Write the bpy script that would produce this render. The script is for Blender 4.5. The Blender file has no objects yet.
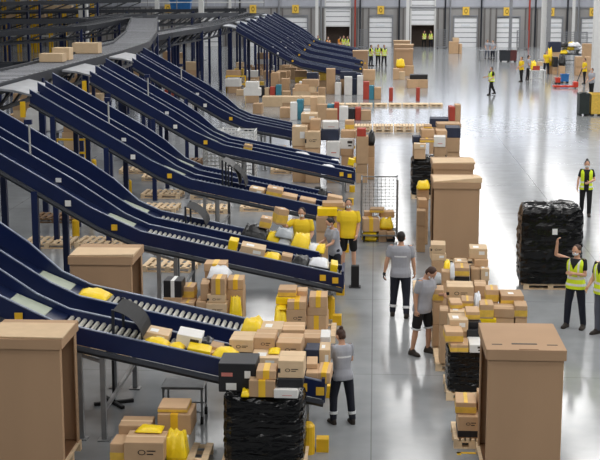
import bpy, bmesh, math, random
from math import sin, cos, tan, atan, radians, pi, sqrt
from mathutils import Vector, Matrix
random.seed(7)
LK = 0.375
S = bpy.context.scene
COL = S.collection

# ------------------------------------------------------------------ camera
F = 1300.0; TH = radians(10.75); PS = atan(76/F*cos(TH)); HC = 6.75
cp, sp, ct, st = cos(PS), sin(PS), cos(TH), sin(TH)
def ray(px, py):
    a = (px-300)/F; b = -(py-230)/F
    return (-sp*ct+a*cp-b*sp*st, cp*ct+a*sp+b*cp*st, -st+b*ct)
def at(px, py, z=0.0):
    d = ray(px, py); t = (z-HC)/d[2]
    return Vector((d[0]*t, d[1]*t, z))
def atY(px, py, Y):
    d = ray(px, py); t = Y/d[1]
    return Vector((d[0]*t, Y, HC+d[2]*t))
def proj(x, y, z):
    z -= HC
    f = -sp*ct*x+cp*ct*y-st*z; r = cp*x+sp*y; u = -sp*st*x+cp*st*y+ct*z
    return 300+F*r/f, 230-F*u/f
cd = bpy.data.cameras.new('camera'); cam = bpy.data.objects.new('camera', cd); COL.objects.link(cam)
cd.sensor_width = 36; cd.lens = 36*F/600; cd.clip_end = 600
cam.location = (0, 0, HC); cam.rotation_euler = (pi/2-TH, 0, PS)
S.camera = cam
S.view_settings.view_transform = 'Standard'; S.view_settings.look = 'None'
S.view_settings.gamma = 1; S.view_settings.use_curve_mapping = False
S.view_settings.exposure = 0.0

# ------------------------------------------------------------------ materials
def lin(c):
    return tuple(((v/255)/12.92 if v/255 <= .04045 else ((v/255+.055)/1.055)**2.4) for v in c)
MATS = {}
def mat(name, rgb, rough=.6, metal=0., var=.12, scale=6., bump=0., bscale=40., rnd=0., emit=None, spec=.5, stretch=None):
    if name in MATS: return MATS[name]
    m = bpy.data.materials.new(name); m.use_nodes = True
    nt = m.node_tree; N = nt.nodes; L = nt.links
    b = N['Principled BSDF']
    c = lin(rgb)
    b.inputs['Roughness'].default_value = rough; b.inputs['Metallic'].default_value = metal
    b.inputs['Specular IOR Level'].default_value = spec
    b.inputs['Base Color'].default_value = (*c, 1)
    tc = N.new('ShaderNodeTexCoord'); mp = N.new('ShaderNodeMapping')
    L.new(tc.outputs['Object'], mp.inputs['Vector'])
    if stretch: mp.inputs['Scale'].default_value = stretch
    if var > 0:
        nz = N.new('ShaderNodeTexNoise'); nz.inputs['Scale'].default_value = scale; nz.inputs['Detail'].default_value = 3
        L.new(mp.outputs['Vector'], nz.inputs['Vector'])
        cr = N.new('ShaderNodeValToRGB')
        cr.color_ramp.elements[0].position = .3; cr.color_ramp.elements[1].position = .7
        cr.color_ramp.elements[0].color = (*[v*(1-var) for v in c], 1)
        cr.color_ramp.elements[1].color = (*[min(1, v*(1+var)) for v in c], 1)
        L.new(nz.outputs['Fac'], cr.inputs['Fac'])
        out = cr.outputs['Color']
        if rnd > 0:
            oi = N.new('ShaderNodeObjectInfo'); mr = N.new('ShaderNodeMapRange')
            mr.inputs['To Min'].default_value = 1-rnd; mr.inputs['To Max'].default_value = 1+rnd
            L.new(oi.outputs['Random'], mr.inputs['Value'])
            hs = N.new('ShaderNodeHueSaturation')
            L.new(mr.outputs['Result'], hs.inputs['Value']); L.new(out, hs.inputs['Color']); out = hs.outputs['Color']
        L.new(out, b.inputs['Base Color'])
    if bump > 0:
        n2 = N.new('ShaderNodeTexNoise'); n2.inputs['Scale'].default_value = bscale; n2.inputs['Detail'].default_value = 4
        L.new(mp.outputs['Vector'], n2.inputs['Vector'])
        bp = N.new('ShaderNodeBump'); bp.inputs['Strength'].default_value = bump; bp.inputs['Distance'].default_value = .02
        L.new(n2.outputs['Fac'], bp.inputs['Height']); L.new(bp.outputs['Normal'], b.inputs['Normal'])
    if emit:
        b.inputs['Emission Color'].default_value = (*c, 1); b.inputs['Emission Strength'].default_value = emit
    MATS[name] = m
    return m
CARD = mat('cardboard', (194, 160, 124), .8, var=.05, scale=5, rnd=.16)
CARDG = mat('cardboard_large', (178, 145, 113), .85, var=.05, scale=1.2, rnd=.03, stretch=(1, 1, .25))
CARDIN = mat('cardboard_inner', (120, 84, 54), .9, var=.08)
CARDL = mat('cardboard_pale', (214, 186, 150), .8, var=.05, scale=5, rnd=.1)
YTAPE = mat('yellow_tape', (238, 190, 48), .4, var=.06)
YBOX = mat('yellow_print', (226, 186, 76), .6, var=.12, scale=9, rnd=.1)
YBAG = mat('yellow_poly_bag', (248, 212, 20), .38, var=.06, bump=.5, bscale=9, rnd=.06)
BBAG = mat('black_poly_bag', (16, 16, 18), .3, var=.2, bump=.7, bscale=9)
WBAG = mat('white_poly_bag', (226, 228, 232), .35, var=.05, bump=.5, bscale=9)
GBAG = mat('grey_poly_bag', (160, 166, 170), .35, var=.1, bump=.5, bscale=9)
BBOX = mat('black_card', (28, 28, 32), .5, var=.15)
WBOX = mat('white_card', (226, 224, 220), .6, var=.04)
TEAL = mat('teal_card', (60, 130, 150), .6, var=.1)
NAVYB = mat('navy_card', (36, 44, 66), .6, var=.1)
REDC = mat('red_card', (176, 66, 50), .6, var=.1)
LABEL = mat('white_label', (235, 235, 232), .5, var=.02)
INK = mat('dark_ink', (52, 42, 36), .6, var=.05)
REDINK = mat('red_ink', (200, 120, 110), .6, var=.05)
FILM = mat('black_stretch_film', (5, 5, 6), .16, spec=.42, var=.3, bump=1.0, bscale=5, stretch=(1, 1, 2.2))
NAVY = mat('navy_painted_steel', (13, 29, 72), .38, var=.12, scale=2)
NAVYD = mat('dark_navy_belt', (12, 26, 60), .33, var=.18, scale=3)
DARK = mat('dark_steel', (34, 38, 46), .5, var=.15)
STEEL = mat('galvanised_steel', (150, 152, 154), .4, .7, var=.1)
LIGHTS = mat('pale_steel', (196, 196, 190), .4, .2, var=.08)
EDGE = mat('worn_rail_edge', (128, 138, 158), .4, .3, var=.1)
PLATE = mat('grey_green_plate', (170, 178, 160), .5, var=.08)
ROLL = mat('roller_steel', (206, 204, 192), .35, .25, var=.05)
ROLLD = mat('roller_dark', (60, 70, 92), .3, .3, var=.1)
SLAT = mat('grey_slat', (152, 154, 160), .5, .1, var=.12, scale=2)
YPAINT = mat('yellow_paint', (238, 190, 30), .45, var=.08)
WOOD = mat('pallet_wood', (238, 210, 172), .8, var=.12, scale=3, rnd=.1, stretch=(1, 6, 1))
WOODD = mat('pallet_wood_dark', (138, 108, 80), .85, var=.18, scale=3, rnd=.1)
WHITEP = mat('white_paint', (222, 222, 220), .5, var=.03)
GREYP = mat('grey_paint', (140, 142, 146), .5, var=.05)
RUBBER = mat('black_rubber', (22, 22, 24), .7, var=.1)
REDP = mat('red_paint', (206, 58, 34), .4, var=.08)
BLUEP = mat('blue_paint', (40, 112, 180), .45, var=.1)

# ------------------------------------------------------------------ mesh builder
class MB:
    def __init__(s): s.v = []; s.f = []; s.m = []
    def add(s, vs, fs, mi=0):
        o = len(s.v); s.v += [tuple(v) for v in vs]
        s.f += [tuple(i+o for i in f) for f in fs]; s.m += [mi]*len(fs)
        return s
    def box(s, x0, x1, y0, y1, z0, z1, mi=0, M=None):
        vs = [Vector(p) for p in ((x0,y0,z0),(x1,y0,z0),(x1,y1,z0),(x0,y1,z0),(x0,y0,z1),(x1,y0,z1),(x1,y1,z1),(x0,y1,z1))]
        if M: vs = [M @ v for v in vs]
        return s.add(vs, [(0,3,2,1),(4,5,6,7),(0,1,5,4),(1,2,6,5),(2,3,7,6),(3,0,4,7)], mi)
    def bar(s, p, q, w, h=None, mi=0):          # square bar between two points
        p, q = Vector(p), Vector(q); h = h or w
        d = (q-p).normalized(); up = Vector((0,0,1)) if abs(d.z) < .95 else Vector((0,1,0))
        a = d.cross(up).normalized()*w/2; b = a.cross(d).normalized()*h/2
        vs = [p-a-b, p+a-b, p+a+b, p-a+b, q-a-b, q+a-b, q+a+b, q-a+b]
        return s.add(vs, [(0,3,2,1),(4,5,6,7),(0,1,5,4),(1,2,6,5),(2,3,7,6),(3,0,4,7)], mi)
    def tube(s, p, q, r, n=8, r2=None, mi=0):
        p, q = Vector(p), Vector(q); r2 = r if r2 is None else r2
        d = (q-p).normalized(); up = Vector((0,0,1)) if abs(d.z) < .95 else Vector((0,1,0))
        a = d.cross(up).normalized(); b = a.cross(d).normalized()
        vs = []
        for c, rr in ((p, r), (q, r2)):
            vs += [c+a*rr*cos(2*pi*i/n)+b*rr*sin(2*pi*i/n) for i in range(n)]
        fs = [(i, (i+1) % n, n+(i+1) % n, n+i) for i in range(n)] + [tuple(range(n))[::-1], tuple(range(n, 2*n))]
        return s.add(vs, fs, mi)
    def sph(s, c, rx, ry=None, rz=None, n=10, m=7, mi=0, M=None):
        ry = ry or rx; rz = rz or rx; c = Vector(c)
        vs = [Vector((0,0,rz))]
        for j in range(1, m):
            t = pi*j/m
            vs += [Vector((rx*sin(t)*cos(2*pi*i/n), ry*sin(t)*sin(2*pi*i/n), rz*cos(t))) for i in range(n)]
        vs.append(Vector((0,0,-rz)))
        fs = [(0, 1+i, 1+(i+1) % n) for i in range(n)]
        for j in range(m-2):
            fs += [(1+j*n+i, 1+(j+1)*n+i, 1+(j+1)*n+(i+1) % n, 1+j*n+(i+1) % n) for i in range(n)]
        k = 1+(m-2)*n; e = len(vs)-1
        fs += [(k+(i+1) % n, k+i, e) for i in range(n)]
        vs = [((M @ v) if M else v)+c for v in vs]
        return s.add(vs, fs, mi)
    def loft(s, rings, mi=0, cap=True):
        n = len(rings[0]); vs = [p for r in rings for p in r]
        fs = [(j*n+i, j*n+(i+1) % n, (j+1)*n+(i+1) % n, (j+1)*n+i) for j in range(len(rings)-1) for i in range(n)]
        if cap: fs += [tuple(range(n))[::-1], tuple(range((len(rings)-1)*n, len(rings)*n))]
        return s.add(vs, fs, mi)
    def prism(s, poly, y0, y1, mi=0, sk=0.0):    # polygon in XZ extruded along Y; sk shears Y along -X
        n = len(poly)
        vs = [(x, y0-sk*x, z) for x, z in poly] + [(x, y1-sk*x, z) for x, z in poly]
        fs = [tuple(range(n)), tuple(range(n, 2*n))[::-1]] + [(i, n+i, n+(i+1) % n, (i+1) % n) for i in range(n)]
        return s.add(vs, fs, mi)
    def mesh(s, name, mats, bevel=0., smooth=False):
        me = bpy.data.meshes.new(name); me.from_pydata(s.v, [], s.f)
        for m in (mats if isinstance(mats, (list, tuple)) else [mats]): me.materials.append(m)
        me.polygons.foreach_set('material_index', s.m)
        bm = bmesh.new(); bm.from_mesh(me)
        bmesh.ops.recalc_face_normals(bm, faces=bm.faces)
        if bevel: bmesh.ops.bevel(bm, geom=list(bm.edges), offset=bevel, segments=1, affect='EDGES', profile=.5)
        bm.to_mesh(me); bm.free()
        if smooth: me.polygons.foreach_set('use_smooth', [True]*len(me.polygons))
        me.update(); return me
    def build(s, name, mats, parent=None, bevel=0., smooth=False, loc=None, rz=0., kind=None):
        o = bpy.data.objects.new(name, s.mesh(name, mats, bevel, smooth)); COL.objects.link(o)
        if parent: o.parent = parent
        if loc is not None: o.location = loc
        if rz: o.rotation_euler.z = rz
        if kind: o['kind'] = kind
        return o
def tag(o, label, cat, group=None, kind=None):
    o['label'] = label; o['category'] = cat
    if group: o['group'] = group
    if kind: o['kind'] = kind
    return o
def thing(name, label, cat, loc=(0,0,0), rz=0., group=None):
    o = bpy.data.objects.new(name, None); COL.objects.link(o); o.empty_display_size = .1
    o.location = loc; o.rotation_euler.z = rz
    return tag(o, label, cat, group)
KIDS = {}
def dup(o, loc=None, rz=None, label=None, group=None):
    r = o.copy(); COL.objects.link(r)
    if loc is not None: r.location = loc
    if rz is not None: r.rotation_euler.z = rz
    if label: r['label'] = label
    if group: r['group'] = group
    for ch in [c for c in o.children]:
        c = ch.copy(); COL.objects.link(c); c.parent = r
        for g in [k for k in ch.children]:
            d = g.copy(); COL.objects.link(d); d.parent = c
    return r
def grid_bag(w, d, h, seed, nx=9, ny=7):
    """soft padded mailer: two puffed sheets meeting at a seam"""
    R = random.Random(seed); vs = []; fs = []
    e = 4 if h < .45*w else 10
    def hgt(u, v): return max(0., (1-abs(u)**e)*(1-abs(v)**e))
    ph = [R.uniform(0, 6) for _ in range(4)]
    for sgn in (1, 0):
        for j in range(ny):
            for i in range(nx):
                u = -1+2*i/(nx-1); v = -1+2*j/(ny-1)
                k = hgt(u, v)*(1+.22*sin(3*u+ph[0])*cos(4*v+ph[1])+.12*sin(9*u+ph[2]+5*v))
                vs.append((u*w/2*(1-.05*v*sin(ph[3])), v*d/2, h*(.28+.72*k) if sgn else h*.25*(1-min(1, k*1.6))))
    o = nx*ny
    for j in range(ny-1):
        for i in range(nx-1):
            a = j*nx+i
            fs.append((a, a+1, a+nx+1, a+nx)); fs.append((o+a, o+a+nx, o+a+nx+1, o+a+1))
    for i in range(nx-1):
        fs.append((i, o+i, o+i+1, i+1)); a = (ny-1)*nx+i; fs.append((a, a+1, o+a+1, o+a))
    for j in range(ny-1):
        a = j*nx; fs.append((a, a+nx, o+a+nx, o+a)); a = j*nx+nx-1; fs.append((a, o+a, o+a+nx, a+nx))
    return MB().add(vs, fs)
# ------------------------------------------------------------------ setting
def floor_mat():
    m = bpy.data.materials.new('polished_concrete'); m.use_nodes = True
    nt = m.node_tree; N = nt.nodes; L = nt.links; b = N['Principled BSDF']
    tc = N.new('ShaderNodeTexCoord')
    n1 = N.new('ShaderNodeTexNoise'); n1.inputs['Scale'].default_value = .35; n1.inputs['Detail'].default_value = 6
    n2 = N.new('ShaderNodeTexNoise'); n2.inputs['Scale'].default_value = 2.2; n2.inputs['Detail'].default_value = 5
    L.new(tc.outputs['Object'], n1.inputs['Vector']); L.new(tc.outputs['Object'], n2.inputs['Vector'])
    ad = N.new('ShaderNodeMath'); ad.operation = 'ADD'
    L.new(n1.outputs['Fac'], ad.inputs[0]); L.new(n2.outputs['Fac'], ad.inputs[1])
    cr = N.new('ShaderNodeValToRGB'); e = cr.color_ramp.elements
    e[0].position = .36; e[0].color = (*lin((142, 145, 147)), 1); e[1].position = .64; e[1].color = (*lin((154, 157, 159)), 1)
    dv = N.new('ShaderNodeMath'); dv.operation = 'MULTIPLY'; dv.inputs[1].default_value = .5
    L.new(ad.outputs[0], dv.inputs[0]); L.new(dv.outputs[0], cr.inputs['Fac'])
    # saw-cut joints of the slab
    br = N.new('ShaderNodeTexBrick'); br.offset = 0
    br.inputs['Scale'].default_value = 1.0; br.inputs['Brick Width'].default_value = 5.5; br.inputs['Row Height'].default_value = 5.5
    br.inputs['Mortar Size'].default_value = .012; br.inputs['Mortar Smooth'].default_value = .3
    br.inputs['Color1'].default_value = br.inputs['Color2'].default_value = (1, 1, 1, 1); br.inputs['Mortar'].default_value = (.62, .62, .62, 1)
    L.new(tc.outputs['Object'], br.inputs['Vector'])
    mx = N.new('ShaderNodeMix'); mx.data_type = 'RGBA'; mx.blend_type = 'MULTIPLY'; mx.inputs['Factor'].default_value = 1
    L.new(cr.outputs['Color'], mx.inputs[6]); L.new(br.outputs['Color'], mx.inputs[7])
    L.new(mx.outputs[2], b.inputs['Base Color'])
    rr = N.new('ShaderNodeMapRange'); rr.inputs['To Min'].default_value = .11; rr.inputs['To Max'].default_value = .17
    L.new(n2.outputs['Fac'], rr.inputs['Value']); L.new(rr.outputs['Result'], b.inputs['Roughness'])
    b.inputs['Specular IOR Level'].default_value = .24
    bp = N.new('ShaderNodeBump'); bp.inputs['Strength'].default_value = .008; bp.inputs['Distance'].default_value = .05
    L.new(n2.outputs['Fac'], bp.inputs['Height']); L.new(bp.outputs['Normal'], b.inputs['Normal'])
    return m
YW = 142.0
MB().box(-75, 60, -10, YW+6, -.3, 0).build('floor', floor_mat(), kind='structure')
ZC = 13.0
MB().box(-75, 60, -10, YW+6, ZC, ZC+.3).build('ceiling', mat('ceiling_sheet', (190, 192, 196), .8, var=.03), kind='structure')
# back wall: cladding with vertical ribs, split by the dock openings
WALLD = mat('dock_wall_panel', (158, 156, 154), .55, var=.06, scale=.6)
WALLU = mat('ribbed_cladding', (184, 187, 196), .5, .1, var=.05, scale=.5)
DOORM = mat('white_door_panel', (240, 241, 243), .45, var=.02)
DARKIN = mat('truck_interior', (128, 112, 102), .8, var=.1)
doors = []   # x0, x1 px, y top px, open?
for n, (x0, x1, yt, opn, yo) in enumerate([(285, 307, 16, 0, 0), (326, 350, -14, 1, 26), (369, 392, 16, 0, 0), (412, 435, -14, 1, 24.5),
        (454.5, 477, 16.5, 0, 0), (497, 519.5, 17, 0, 0), (546, 562, 17.5, 0, 0), (582, 604, 18, 0, 0), (200, 222, 15, 0, 0), (243, 265, 15.5, 0, 0)]):
    a = atY(x0, yt, YW); b = atY(x1, yt, YW); zo = atY(x0, yo, YW).z if opn else 0
    doors.append((a.x, b.x, a.z, opn, zo))
xs = sorted(doors)
w = MB(); px = -75
ZT = max(d[2] for d in xs)
ZS = atY(400, 7, YW).z
for (x0, x1, zt, opn, zo) in xs:
    w.box(px, x0, YW, YW+.35, 0, ZS, 0); px = x1
    if zt < ZS: w.box(x0, x1, YW, YW+.35, zt, ZS, 0)
w.box(px, 60, YW, YW+.35, 0, ZS, 0)
# upper cladding below and above the daylight band
for (x0, x1) in [(-75, 60)]:
    tall = [d for d in xs if d[2] > ZS]; px = x0
    for d in tall:
        w.box(px, d[0], YW, YW+.3, ZS, 6.4, 1); px = d[1]
        w.box(d[0], d[1], YW, YW+.3, d[2], 6.4, 1)
    w.box(px, x1, YW, YW+.3, ZS, 6.4, 1)
w.box(-75, 60, YW, YW+.3, 10.6, ZC, 1)
x = -74.6
while x < 60:      # ribs
    if not any(d[0]-.1 < x < d[1]+.1 for d in xs): w.box(x, x+.16, YW-.1, YW, 0, ZS-.1, 3)
    if not any(d[0]-.1 < x < d[1]+.1 and d[2] > ZS for d in xs): w.box(x, x+.14, YW-.08, YW, ZS, 6.4, 1)
    x += .62
w.box(-75, 60, YW-.1, YW, ZS-.12, ZS+.05, 2)
w.build('wall_back', [WALLD, WALLU, GREYP, mat('dock_wall_rib', (112, 108, 106), .6, var=.05)], kind='structure')
GLOW = mat('daylight_glazing', (236, 242, 255), .3, var=0, emit=1.5)
wd = MB(); fr = MB(); x = -75
while x < 59:
    wd.box(x+.12, x+5.3, YW+.1, YW+.2, 6.5, 10.5)
    for t in (0, 1.35, 2.7, 4.05): fr.box(x+t, x+t+.12, YW-.02, YW+.12, 6.4, 10.6)
    x += 5.4
fr.box(-75, 60, YW-.02, YW+.12, 8.4, 8.52)
wo = wd.build('window_1', GLOW, kind='structure'); fr.build('window_frame', GREYP, wo)
for n, (x0, x1, zt, opn, zo) in enumerate(doors):
    e = bpy.data.objects.new('door_%d' % (n+1), None); COL.objects.link(e); e.location = ((x0+x1)/2, YW, 0); e['kind'] = 'structure'
    wdt = (x1-x0)/2
    m = MB(); z = zo
    while z < zt-.02:
        z2 = min(z+.52, zt); m.box(-wdt, wdt, .06, .12, z, z2-.08); z = z2
    m.box(-wdt, wdt, .1, .14, zo, zt, 1)
    m.build('door_leaf', [DOORM, GREYP], e)
    f = MB(); f.box(-wdt-.14, -wdt, -.08, .1, 0, zt+.14); f.box(wdt, wdt+.14, -.08, .1, 0, zt+.14); f.box(-wdt, wdt, -.08, .1, zt, zt+.14)
    if opn: f.box(-wdt-.1, wdt+.1, -.1, -.02, zo-.06, zo+.08)
    f.build('door_frame', WHITEP if opn else GREYP, e)
    v = MB()
    if opn:
        v.box(-wdt, wdt, .35, .4, 0, zo); v.box(-wdt, -wdt+.05, .1, 3, 0, zo); v.box(wdt-.05, wdt, .1, 3, 0, zo); v.box(-wdt, wdt, 3, 3.05, 0, zo); v.box(-wdt, wdt, .1, 3, zo-.05, zo)
        v = MB().box(-wdt, -wdt+.05, .14, 3, 0, zo).box(wdt-.05, wdt, .14, 3, 0, zo).box(-wdt, wdt, 3, 3.05, 0, zo).box(-wdt, wdt, .14, 3, zo-.05, zo).build('trailer_interior', DARKIN, e)
    hz = 2.2 if not opn else 5.2
    MB().box(-.45, .45, .02, .07, hz, hz+.22).build('vision_slot', mat('vision_glass', (236, 240, 244) if not opn else (70, 74, 80), .2, var=0) if not opn else mat('dark_slot', (70, 74, 80), .3, var=0), e)
# yellow dock number signs over the closed doors
SIGNINK = mat('sign_figure', (168, 132, 36), .5, var=.05)
for n, (px, py, wh) in enumerate([(295.5, 9, 'above the closed door seen over the far conveyor chutes'), (380.8, 10, 'above the closed door between the two open dock doors'), (466, 11, 'above the closed dock door right of the aisle door'),
        (507, 11.5, 'half behind the grey column, above a closed dock door'), (551, 12, 'above the door right of the pale twin column'), (593, 12, 'above the dock door at the right edge of the photo'), (253, 9, 'behind the top of the far chutes'), (168, 8.5, 'beside the blue bin on the back racking')]):
    c = atY(px, py, YW-.15)
    o = thing('dock_sign', 'yellow square dock sign '+wh, 'sign', c, group='yellow dock signs')
    MB().box(-.36, .36, -.02, .02, -.44, .44).build('sign_panel', mat('sign_yellow', (244, 202, 82), .5, var=.03), o)
    g = MB(); n_ = 16
    for i in range(n_):
        a0, a1 = 2*pi*i/n_, 2*pi*(i+1)/n_
        g.add([(r*cos(a)*.62, -.03, r*sin(a)) for a, r in ((a0, .16), (a0, .29), (a1, .29), (a1, .16))], [(0, 1, 2, 3)])
    g.build('sign_figure', SIGNINK, o)
# columns
def column(px, py, w, m, top=ZC, nm='column', extra=False):
    c = at(px, py, 0)
    b = MB().box(-w/2, w/2, -w/2, w/2, 0, top); 
    o = b.build(nm, m, loc=c, kind='structure')
    MB().box(-w*.9, w*.9, -w*.9, w*.9, 0, .05).build('base_plate', GREYP, o)
    return o
column(595.5, 93, .58, WHITEP); 
column(542.5, 60, .42, WHITEP); column(547.5, 60.5, .34, GREYP)
column(509.8, 49, .3, GREYP); column(487.4, 42, .34, WHITEP); column(572.3, 33+16, .28, WHITEP)
column(407.3, 48, .34, WHITEP); column(316.8, 48, .32, WHITEP)
column(85, 62, .72, WHITEP); column(158, 52, .4, WHITEP); column(202, 60, .44, WHITEP); column(230.5, 50, .25, WHITEP)
# lamps: rows of high-bay light fittings
def lamp(x, y, e, sx=2.0, sy=6.0):
    l = bpy.data.lights.new('high_bay', 'AREA'); l.shape = 'RECTANGLE'; l.size = sx; l.size_y = sy; l.energy = e
    l.color = (1, .985, .965)
    o = bpy.data.objects.new('high_bay', l); COL.objects.link(o); o.location = (x, y, ZC-.8)
for x, e in ((-21, 420), (-13.5, 560), (-6, 760), (1.7, 640), (9, 1200), (17, 1200), (26, 1100)):
    for y in range(4, 140, 11): lamp(x, y, e*LK)
wd = bpy.data.worlds.new('hall_daylight'); S.world = wd; wd.use_nodes = True  # even ambient fill added, entering where the side walls are left out
wd.node_tree.nodes['Background'].inputs[0].default_value = (.86, .92, 1, 1); wd.node_tree.nodes['Background'].inputs[1].default_value = .1
# ------------------------------------------------------------------ sorting chutes
XE, XB, XT, XTOP = -.6, -4.7, -5.6, -8.9      # end, top of rollers, foot of incline, top
SK = .07; SR = .19; SM = .40; SI = .56; ZE = .92
def bz(x):
    if x >= XB: return ZE+SR*(XE-x)
    z = ZE+SR*(XE-XB)
    if x >= XT: return z+SM*(XB-x)
    z += SM*(XB-XT)
    return z+SI*(XT-x)
ZTOP = bz(XTOP)
LANES = ((.05, .82), (1.68, 2.45))
YR = 2.50
ch_no = 0
def chute(Y0, label, far=False, stickers=True, xend=XE, light_rollers=False):
    o = thing('conveyor_chute', label, 'conveyor', (0, Y0, 0), group='navy twin conveyor chutes')
    sk = SK; y_ = lambda x, y: y + sk*(XE-x)
    X = [XTOP, -6.3, -5.75, -5.2, XB, (XB+xend)/2, xend]
    tp = [.34, .34, .30, .12, .09, .09, .09]; bt = [.14, .14, .16, .2, .2, .2, .2]
    def strip(mb, x0, x1, ya, yb, dz, th, mi=0, n=1):
        xs = [x0+(x1-x0)*i/n for i in range(n+1)]
        for a, b in zip(xs, xs[1:]):
            vs = [(x, y_(x, y), bz(x)+dz-t) for t in (0, th) for x in (a, b) for y in (ya, yb)]
            mb.add(vs, [(0,1,3,2),(4,6,7,5),(0,2,6,4),(1,5,7,3),(0,4,5,1),(2,3,7,6)], mi)
    xe0 = xend
    for li, (ya, yb) in enumerate(LANES):
        xend = xe0-.55*li; X[-1] = xend; X[-2] = (XB+xend)/2
        b = MB(); strip(b, XTOP, XT, ya, yb, 0, .05); strip(b, XT, XB, ya, yb, 0, .05)
        b.build('slide_bed', NAVYD, o)
        b = MB(); strip(b, XB, xend, ya, yb, -.075, .03); b.build('roller_tray', NAVYD, o)
        r = MB(); x = XB+.06
        step = .1 if not far else .2
        while x < xend-.04:
            r.tube((x, y_(x, ya), bz(x)-.03), (x, y_(x, yb), bz(x)-.03), .036 if not far else .05, 6); x += step
        r.build('rollers', ROLL if light_rollers else ROLLD, o)
        if not far:
            b = MB(); strip(b, -5.5, -4.95, ya+.04, yb-.04, .012, .01, n=3); b.build('transition_plate', PLATE, o)
        for s, yy in enumerate((ya-.05, yb)):
            p = MB(); hi = (.14, .26, .24, .40)[li*2+s]
            tp = [hi, hi, hi*.85, .11, .09, .09, .09]; bt = [.24, .24, .24, .2, .17, .17, .17]
            poly = [(x, bz(x)+t) for x, t in zip(X, tp)]+[(x, bz(x)-t) for x, t in zip(X[::-1], bt[::-1])]
            p.prism([(x, z) for x, z in poly], yy+sk*XE, yy+.05+sk*XE, 0, sk)
            po = p.build('side_panel', NAVY, o)
            e = MB()
            for i in range(len(X)-1):
                e.bar((X[i], y_(X[i], yy+.025), bz(X[i])+tp[i]+.008), (X[i+1], y_(X[i+1], yy+.025), bz(X[i+1])+tp[i+1]+.008), .05, .016)
            e.build('worn_top_edge', EDGE, po)  # thin paler strip along the top of the panel
    for yy in (-.02, .87, 1.63, YR+.02):
        t = MB(); xend = xe0-.55*(yy > 1)
        for x0, x1 in ((XTOP, XT), (XT, XB), (XB, xend)): t.tube((x0, y_(x0, yy), bz(x0)-.23), (x1, y_(x1, yy), bz(x1)-.23), .055, 8)
        t.build('under_tube', DARK, o)
    # inclined legs
    for lx in ((-.95, -4.0, -4.35) if not far else (-1.5, -4.2)):
        for yy in (-.02, YR+.02):
            l = MB(); z = bz(lx)-.28
            l.bar((lx, y_(lx, yy), 0), (lx, y_(lx, yy), z), .075); l.box(lx-.09, lx+.09, y_(lx, yy)-.09, y_(lx, yy)+.09, 0, .02)
            l.build('leg', STEEL, o)
    for lx in (-.95, -4.0):
        MB().bar((lx, y_(lx, -.02), .45), (lx, y_(lx, YR+.02), .45), .05).build('cross_brace', STEEL, o)
        br = MB(); br.bar((lx, y_(lx, -.02), bz(lx)-.35), (lx-.75, y_(lx-.75, -.02), bz(lx-.75)-.28) if lx < -3 else (lx-.6, y_(lx-.6, -.02), bz(lx-.6)-.28), .04)
        br.build('diagonal_brace', STEEL, o)
    for lx in (-6.9, -8.3):
        for yy in (-.02, YR+.02):
            l = MB(); l.bar((lx, y_(lx, yy), 0), (lx, y_(lx, yy), bz(lx)-.2), .13); l.build('support_post', NAVY, o)
    # end stops
    for li, (ya, yb) in enumerate(LANES):
        xend = xe0-.55*li
        MB().box(xend-.03, xend+.02, ya-.05, yb+.05, ZE-.2, ZE+.16).build('end_stop', NAVY, o)
    # pale discharge fan at the top
    f = MB()
    f.loft([[(XTOP+.05, y_(XTOP, -.05), ZTOP+.02), (XTOP+.05, y_(XTOP, YR+.02), ZTOP+.02), (XTOP+.05, y_(XTOP, YR+.02), ZTOP-.03), (XTOP+.05, y_(XTOP, -.05), ZTOP-.03)],
            [(-9.3, y_(-9.3, -.1), ZTOP+.14), (-9.3, y_(-9.3, 2.7), ZTOP+.14), (-9.3, y_(-9.3, 2.7), ZTOP+.08), (-9.3, y_(-9.3, -.1), ZTOP+.08)],
            [(-9.72, y_(-9.7, -.3), ZTOP+.2), (-9.72, y_(-9.7, 3.0), ZTOP+.2), (-9.72, y_(-9.7, 3.0), ZTOP+.14), (-9.72, y_(-9.7, -.3), ZTOP+.14)]])
    f.build('discharge_fan', mat('fan_steel', (150, 153, 158), .3, .4, var=.2, scale=2), o)
    if stickers:
        for x, mi in ((-6.2, LABEL), (-5.25, YTAPE), (-1.0, YTAPE), (-.75, YTAPE)):
            MB().box(x-.06, x+.06, y_(x, -.062), y_(x, -.051), bz(x)-.1, bz(x)+.02, 0).build('sticker', mi, o)
        x = -6.6; MB().box(x-.06, x+.06, y_(x, .8), y_(x, .819), bz(x)+.03, bz(x)+.12).build('sticker', LABEL, o)
    if not far:
        for yy in (-.03, YR+.02):
            MB().box(-.8, -.62, yy-.09, yy+.09, 0, .2).build('foot_guard', YPAINT, o)
    CHUTES.append(o)
    return o
CHUTES = []
CH = [18.2+7.2*k for k in range(14)]
chute(CH[0], 'nearest navy twin chute, heaped with parcels beside the woman with a bun', light_rollers=True, xend=-.7)
chute(CH[1], 'second navy twin chute from the front, two yellow shirted workers behind its end', light_rollers=True)
chute(CH[2], 'third navy twin chute from the front, ending beside the wire roll cage')
chute(CH[3], 'fourth navy twin chute from the front, ending below the big carton pile')
chute(CH[4], 'fifth navy twin chute from the front, running behind the big carton pile', xend=-2.6)
for k, w in zip(range(9, 14), ('first and darkest', 'second', 'third', 'fourth', 'last')):
    chute(CH[k], '%s of the five far navy chutes, counted from the camera' % w, far=True, xend=-.9)
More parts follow.
